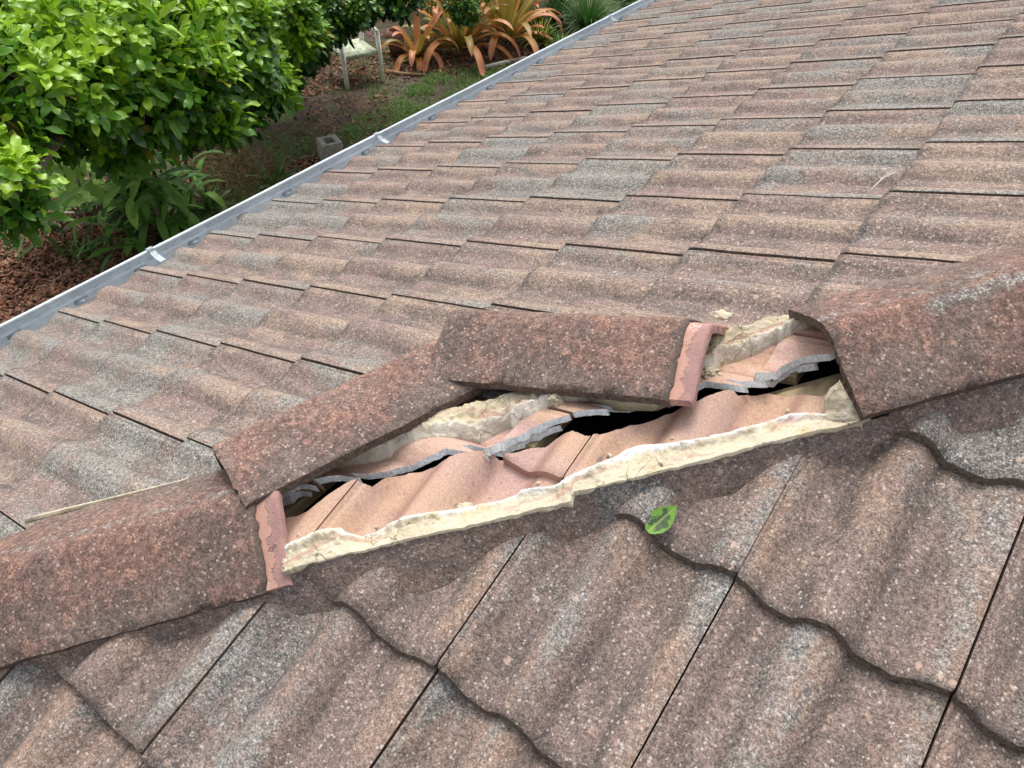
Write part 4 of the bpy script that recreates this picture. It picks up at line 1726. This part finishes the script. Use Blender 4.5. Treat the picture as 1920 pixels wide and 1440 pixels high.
def bromeliad(label, base, n, L, Wd, tint, mat, droop, spread, thick=True, lift=0.05):
    root = thing('bromeliad', label, 'plant', base, 'bromeliads in the garden bed')
    V, Fc, tn, al, ac = [], [], [], [], []
    for i in range(n):
        th = i * 2.399 + rnd.uniform(-.3, .3)
        f = (i + .5) / n
        el = spread * (0.25 + 0.85 * f)
        d = V3((math.cos(th) * math.sin(el), math.sin(th) * math.sin(el), math.cos(el)))
        side = d.cross(V3((0, 0, 1))).normalized()
        p = base + V3((math.cos(th), math.sin(th), 0)) * .03 + V3((0, 0, lift))
        l = L * rnd.uniform(.7, 1.1)
        ns = 12
        dr = droop * rnd.uniform(.3, 1.3) * (0.5 + f)
        tv = tint + rnd.uniform(-.3, .3)
        b0 = len(V)
        for j in range(ns + 1):
            u = j / ns
            wd = Wd / 2 * (0.75 + .35 * math.sin(math.pi * u)) * (1 if u < .8 else math.sqrt(max(0, 1 - ((u - .8) / .2) ** 2)) + .02)
            nrm = side.cross(d).normalized()
            if nrm.z < 0 and u < .2:
                nrm = -nrm
            for q_ in range(-2, 3):
                v = q_ / 2
                V.append(p + side * wd * v + nrm * (v * v * wd * .45))
                tn.append(tv); al.append(u); ac.append(abs(v))
            kk = dr * (0.02 if u < .3 else (u - .2)) * 0.55
            d = (d - V3((0, 0, 1)) * kk).normalized()
            if abs(d.z) > .985:
                d = (d + V3((math.cos(th), math.sin(th), 0)) * .1).normalized()
            p = p + d * l / ns
            if p.z < GZ + .015:
                p.z = GZ + .015 + rnd.uniform(0, .01)
        for j in range(ns):
            for q_ in range(4):
                a = b0 + j * 5 + q_
                Fc.append((a, a + 5, a + 6, a + 1))
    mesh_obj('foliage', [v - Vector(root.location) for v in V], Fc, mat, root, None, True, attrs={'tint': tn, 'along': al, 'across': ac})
    return root


bromeliad('large orange bromeliad in the middle of the bed with leaves arching to the lawn', G3(862, 98), 30, .95, .090, .35, M['brom'], 1.05, 1.15)
bromeliad('yellow-orange bromeliad right of the middle one, long upright arching leaves', G3(948, 85), 30, .95, .088, .50, M['brom'], .9, 1.05)
bromeliad('low drooping brownish bromeliad nearest the white chair', G3(783, 112), 20, .68, .075, .35, M['brom'], 1.3, 1.3)
bromeliad('upright green-stemmed bromeliad half hidden at the back of the bed', G3(815, 50), 20, .95, .08, .15, M['brom'], .6, .75)
bromeliad('orange bromeliad at the back right touching the top of the photo', G3(965, 45), 24, .9, .085, .4, M['brom'], .8, 1.0)
bromeliad('small yellow-striped bromeliad at the right end of the bed', G3(1012, 82), 60, .30, .035, .8, M['striped'], .8, 1.3)
bromeliad('small yellow-striped bromeliad behind its twin at the right end', G3(1000, 55), 45, .30, .035, .8, M['striped'], .8, 1.3)

# pot-brown tile leaning in the bed
M['terracotta'] = simple('dull_terracotta', (.20, .11, .085), 0.9, 0.2, 30)
mb = MB()
p = G3(745, 105)
mb.box(p + V3((0, 0, .13)), (.17, .12, .24), Matrix.Rotation(.5, 3, 'Z') @ Matrix.Rotation(.35, 3, 'X'), bev=.006)
mb.box(p + V3((-.02, 0, .26)), (.21, .16, .03), Matrix.Rotation(.5, 3, 'Z') @ Matrix.Rotation(.35, 3, 'X'), bev=.006)
tag(mb.build('terracotta_pot', M['terracotta'], origin=p), 'dull brown square pot leaning left of the bromeliads', 'pot')

# chair
M['chair'] = simple('weathered_chair_frame', (.80, .82, .70), 0.6, 0.2, 30)
M['seat'] = simple('mossy_seat', (.62, .68, .50), 0.8, 0.35, 22)
FL, FR = G3(652, 168), G3(718, 153)
xv = (FR - FL)
xv.z = 0
wch = xv.length
xv.normalize()
yv = V3((-xv.y, xv.x, 0))
ch = thing('garden_chair', 'pale metal garden chair with a mossy seat standing beside the tree', 'chair', FL.lerp(FR, .5) + yv * .22)


def CP(u, v, z):
    return V3((FL.x, FL.y, GZ)) + xv * (u * wch) + yv * v + V3((0, 0, z))


for (u, v, lean, zt) in ((0, 0, -.02, .55), (1, 0, -.02, .55), (.03, .44, .0, .53), (.97, .44, .0, .53)):
    mb = MB()
    mb.tube([CP(u, v - .0, -.02), CP(u, v + .02, .22), CP(u, v + .05, zt)] if v < .2 else [CP(u, v + .04, -.02), CP(u, v, .25), CP(u, v - .0, zt)], .027, 8)
    mb.build('leg', M['chair'], ch)
mb = MB()
cs = CP(.5, .25, .345)
mb.box(cs, (wch - .04, .44, .025), Matrix((xv, yv, V3((0, 0, 1)))).transposed(), bev=.008)
mb.box(CP(.5, .05, .33), (wch - .04, .03, .05), Matrix((xv, yv, V3((0, 0, 1)))).transposed(), bev=.010)
mb.build('seat', M['seat'], ch)
for u in (0, 1):
    mb = MB()
    mb.tube([CP(u, .03, .55), CP(u, .2, .565), CP(u, .46, .55)], .024, 8)
    mb.build('armrest', M['chair'], ch)
mb = MB()
mb.tube([CP(.03, .44, .51), CP(.05, .52, .76), CP(.2, .54, .82), CP(.8, .54, .82), CP(.95, .52, .76), CP(.97, .44, .51)], .015, 8)
for k_ in range(6):
    mb.box(CP(.5, .50 + .006 * k_, .62 + .05 * k_), (wch - .08, .008, .035), Matrix((xv, yv, V3((0, 0, 1)))).transposed())
mb.build('backrest', M['chair'], ch)

# concrete block
M['block'] = simple('grey_block', (.36, .34, .30), 0.95, 0.25, 30)
p = on_z(622, 300)
bk = V3((p.x, p.y, GZ))
top_z = .21
mb = MB()
bm = bmesh.new()
R = Matrix.Rotation(math.radians(-25), 3, 'Z')
o_, i_ = .10, .060
quads = []
vs = []
for z in (0, top_z):
    for (a_, b2) in ((-1, -1), (1, -1), (1, 1), (-1, 1)):
        vs.append(R @ V3((a_ * o_, b2 * o_, z)))
for z in (0.0, top_z):
    for (a_, b2) in ((-1, -1), (1, -1), (1, 1), (-1, 1)):
        vs.append(R @ V3((a_ * i_, b2 * i_ * .8, z)))
fs = []
for i in range(4):
    j = (i + 1) % 4
    fs.append((i, j, 4 + j, 4 + i))
    fs.append((8 + j, 8 + i, 12 + i, 12 + j))
    fs.append((4 + i, 4 + j, 12 + j, 12 + i))
    fs.append((j, i, 8 + i, 8 + j))
mb.add([v + bk for v in vs], fs)
bm.free()
ob = mb.build('concrete_block', M['block'], origin=bk, smooth=False)
bv = ob.modifiers.new('bevel', 'BEVEL')
bv.width = .006
bv.segments = 2
tag(ob, 'hollow grey concrete block standing on the ground beside the gutter', 'concrete block')

# pots, poles, sticks
M['black'] = simple('black_plastic', (.012, .016, .018), 0.5, 0.2, 20)


def pot(label, p, r, h):
    mb = MB()
    n = 20
    prof_ = [(r * .72, 0), (r * .95, h * .9), (r * 1.05, h * .9), (r * 1.05, h), (r * .93, h), (r * .9, h * .8), (0.001, h * .8)]
    vs, fs = [], []
    for (rr, z) in prof_:
        for i in range(n):
            vs.append(p + V3((rr * math.cos(6.2832 * i / n), rr * math.sin(6.2832 * i / n), z)))
    for j in range(len(prof_) - 1):
        for i in range(n):
            k_ = (i + 1) % n
            fs.append((j * n + i, j * n + k_, (j + 1) * n + k_, (j + 1) * n + i))
    mb.add(vs, fs)
    o = mb.build('plant_pot', M['black'], origin=p)
    smooth_by_angle(o, 40)
    tag(o, label, 'pot', 'black plastic pots')


pot('black plastic plant pot on the soil left of the chair', G3(519, 190), .115, .24)
pot('black plastic pot in the deep shade beneath the tree', G3(368, 275), .19, .26)
M['pole'] = simple('grey_pole', (.12, .10, .085), 0.8, 0.3, 30)
M['pale'] = simple('pale_stick', (.50, .48, .42), 0.8, 0.2, 30)


def pole(label, pts, r, mat, cat='stick', name='stick'):
    mb = MB()
    mb.tube(pts, r, 7)
    tag(mb.build(name, mat, origin=Vector(pts[0])), label, cat)


g_ = G3(362, 345)
pole('dark thin stake leaning in the shade under the tree', [g_ - V3((0, 0, .05)), g_.lerp(AD(330, 250, 6.9), .5), AD(326, 240, 6.9)], .016, M['pole'])
g_ = G3(403, 282)
pole('pale thin stick leaning beside the black pot in the shade', [g_, g_.lerp(AD(352, 236, 7.6), .5), AD(350, 234, 7.6)], .011, M['pale'])
g1, g2 = G3(910, 128), G3(985, 110)
pole('pale pipe lying at the edge of the bromeliad bed beside the gutter', [g1 + V3((0, 0, .03)), g1.lerp(g2, .5) + V3((0, 0, .035)), g2 + V3((0, 0, .03))], .028, M['pale'], 'pipe', 'garden_pipe')
g1, g2 = G3(724, 140), G3(800, 143)
pole('dry tan frond stalk lying on the soil in front of the bromeliads', [g1 + V3((0, 0, .03)), g1.lerp(g2, .4) + V3((0, 0, .02)), g2 + V3((0, 0, .02))], [.035, .022, .012], simple('dry_frond', (.34, .22, .12), .9, .3, 30), 'palm frond', 'dry_frond')
g1, g2 = G3(80, 425), G3(165, 405)
pole('pale dead branch on the leaf litter at lower left', [g1 + V3((0, 0, .05)), g1.lerp(g2, .5) + V3((0, 0, .09)), g2 + V3((0, 0, .04))], [.006, .012, .008], M['pale'])
g1, g2 = G3(300, 395), G3(312, 445)
pole('short grey stake at the foot of the drooping shrub', [AD(292, 390, 5.9), g2], .014, M['pole'])

# wispy weed with hair-thin stems
p = G3(440, 350)
wp = thing('wispy_weed', 'wispy brown-green weed with hair-thin stems between tree and grey block', 'weed', p)
V, Fc = [], []
for i in range(900):
    a = V3((rnd.gauss(0, .28), rnd.gauss(0, .24), 0))
    q = p + a
    h = rnd.uniform(.25, .8) * math.exp(-(a.length / .55) ** 2) + .08
    dv = V3((rnd.gauss(0, .3), rnd.gauss(0, .3), 1)).normalized()
    sd = V3((rnd.uniform(-1, 1), rnd.uniform(-1, 1), 0)).normalized() * .0022
    b0 = len(V)
    for j in range(6):
        V += [q - sd * (1 - j / 7), q + sd * (1 - j / 7)]
        dv = (dv + V3((rnd.gauss(0, .25), rnd.gauss(0, .25), -.22))).normalized()
        q = q + dv * h / 5
        q.z = max(q.z, GZ + .01)
    for j in range(5):
        a_ = b0 + j * 2
        Fc.append((a_, a_ + 1, a_ + 3, a_ + 2))
mesh_obj('foliage', [v - Vector(wp.location) for v in V], Fc, simple('wispy_stem', (.13, .115, .045), .8, .4, 20), wp)

# grass and leaf litter: uncountable
M['grass'] = leaf_mat('grass_blade', (.10, .19, .045), (.19, .32, .08), (.32, .44, .13), 0.6, 0.25)
V, Fc, tn = [], [], []
patches = [([(760, 165), (835, 130), (1000, 115), (980, 130), (880, 190), (800, 230), (740, 235)], 9500, .055), ([(640, 245), (700, 200), (770, 170), (820, 190), (720, 260), (650, 290)], 3000, .05),
           ([(580, 300), (560, 260), (640, 240), (690, 250), (620, 300)], 900, .05), ([(690, 140), (720, 130), (760, 180), (720, 205), (690, 190)], 700, .05),
           ([(300, 440), (330, 400), (500, 340), (560, 330), (420, 400), (340, 450)], 4500, .055), ([(230, 440), (300, 400), (330, 420), (280, 470)], 900, .05),
           ([(490, 270), (560, 230), (600, 280), (560, 310), (500, 300)], 700, .045), ([(100, 480), (150, 455), (200, 500), (160, 530)], 350, .07), ([(0, 420), (300, 380), (300, 480), (60, 560)], 300, .06),
           ([(560, 180), (700, 170), (700, 260), (560, 250)], 260, .05)]
for poly, cnt, hh in patches:
    xs, ys = [a for a, _ in poly], [b_ for _, b_ in poly]
    k_ = 0
    while k_ < cnt:
        x, y = rnd.uniform(min(xs), max(xs)), rnd.uniform(min(ys), max(ys))
        if not in_poly(x, y, poly):
            if rnd.random() > .04:
                continue
        k_ += 1
        q = G3(x, y)
        if nz(q.x, q.y, 7, 3.2) < -0.12 and rnd.random() < .8:
            continue
        dv = V3((rnd.gauss(0, .6), rnd.gauss(0, .6), 1)).normalized()
        sd = V3((rnd.uniform(-1, 1), rnd.uniform(-1, 1), 0)).normalized() * .0045
        h = hh * rnd.uniform(.5, 1.6)
        b0 = len(V)
        tt = rnd.uniform(.1, .9)
        for j in range(4):
            V += [q - sd * (1 - j / 3.2), q + sd * (1 - j / 3.2)]
            tn += [tt, tt]
            q = q + dv * h / 3
            dv = (dv + V3((0, 0, -.35)) + V3((dv.x, dv.y, 0)) * .3).normalized()
        for j in range(3):
            a_ = b0 + j * 2
            Fc.append((a_, a_ + 1, a_ + 3, a_ + 2))
ob = mesh_obj('grass', V, Fc, M['grass'], attrs={'tint': tn})
tag(ob, 'patchy short green grass and weeds on the bare soil', 'grass', kind='stuff')

b = NB('leaf_litter')
ri = b.n('NewGeometry').outputs['Random Per Island']
c = b.mix(b.ramp(ri, 0.0, 0.5), (.095, .042, .026), (.27, .12, .066))
c = b.mix(b.ramp(ri, 0.6, 1.0), c, (.34, .20, .125))
M['litter'] = b.finish(c, 0.7, None, spec=0.3)
V, Fc = [], []
zones = [([(0, 405), (230, 380), (330, 430), (200, 520), (0, 620)], 5200), ([(320, 270), (420, 250), (520, 330), (420, 390), (330, 380)], 1500), ([(520, 100), (720, 100), (720, 150), (560, 190), (480, 180)], 1500),
         ([(700, 60), (1010, 50), (990, 125), (720, 150)], 1500), ([(480, 320), (600, 290), (600, 310), (520, 350)], 400), ([(560, 200), (760, 160), (700, 280), (540, 280)], 260), ([(0, 250), (300, 250), (300, 400), (0, 400)], 900)]
for poly, cnt in zones:
    xs, ys = [a for a, _ in poly], [b_ for _, b_ in poly]
    k_ = 0
    while k_ < cnt:
        x, y = rnd.uniform(min(xs) - 10, max(xs) + 10), rnd.uniform(min(ys) - 8, max(ys) + 8)
        if not in_poly(x, y, poly) and rnd.random() > .1:
            continue
        k_ += 1
        q = G3(x, y) + V3((0, 0, rnd.uniform(.005, .035)))
        L_, W_ = rnd.uniform(.03, .075), rnd.uniform(.012, .028)
        e = Matrix.Rotation(rnd.uniform(0, 6.28), 3, 'Z') @ Matrix.Rotation(rnd.gauss(0, .45), 3, 'X') @ Matrix.Rotation(rnd.gauss(0, .4), 3, 'Y')
        cu = rnd.uniform(-.3, .6)
        b0 = len(V)
        for (u, wv_) in ((0, .1), (.3, .9), (.65, 1), (1, .12)):
            for v in (-1, 0, 1):
                V.append(q + e @ V3(((u - .5) * L_, v * W_ * wv_ / 2, cu * W_ * wv_ * (abs(v)) + cu * L_ * (u - .5) ** 2)))
        for i in range(3):
            for j in range(2):
                a_ = b0 + i * 3 + j
                Fc.append((a_, a_ + 3, a_ + 4, a_ + 1))
ob = mesh_obj('leaf_litter', V, Fc, M['litter'])
tag(ob, 'carpet of dry reddish brown fallen leaves on the soil', 'leaf litter', kind='stuff')


# hedge beyond the garden, closing the view
def bush(label, P, rr, nclus, tint, mat):
    root = thing('bush', label, 'bush', V3((P.x, P.y, GZ)), 'bushes behind the garden')
    lv = Leaves()
    for _ in range(nclus):
        v = V3((rnd.gauss(0, 1), rnd.gauss(0, 1), rnd.gauss(0, 1))).normalized() * rnd.uniform(.6, 1)
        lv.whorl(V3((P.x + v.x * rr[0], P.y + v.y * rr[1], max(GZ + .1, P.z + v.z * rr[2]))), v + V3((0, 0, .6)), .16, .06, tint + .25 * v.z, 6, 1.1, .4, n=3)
    lv.build('foliage', mat, root)


for i, (px, dx, lab) in enumerate(((-60, 9.5, 'dense dark bush far behind the upper left tree'), (250, 10, 'dense bush behind the tree canopy near the top edge'), (480, 10.5, 'bush behind the dark leafy tree'),
                                   (720, 11.5, 'bush behind the bromeliad bed at left'), (950, 12.5, 'bush behind the bromeliad bed at right'), (1200, 13.5, 'bush beyond the grassy clumps at the top'))):
    P = AD(px, -70, dx)
    P.z = GZ + .8
    bush(lab, P, (1.5, 1.3, 1.1), 330, .15, M['darkleaf'])
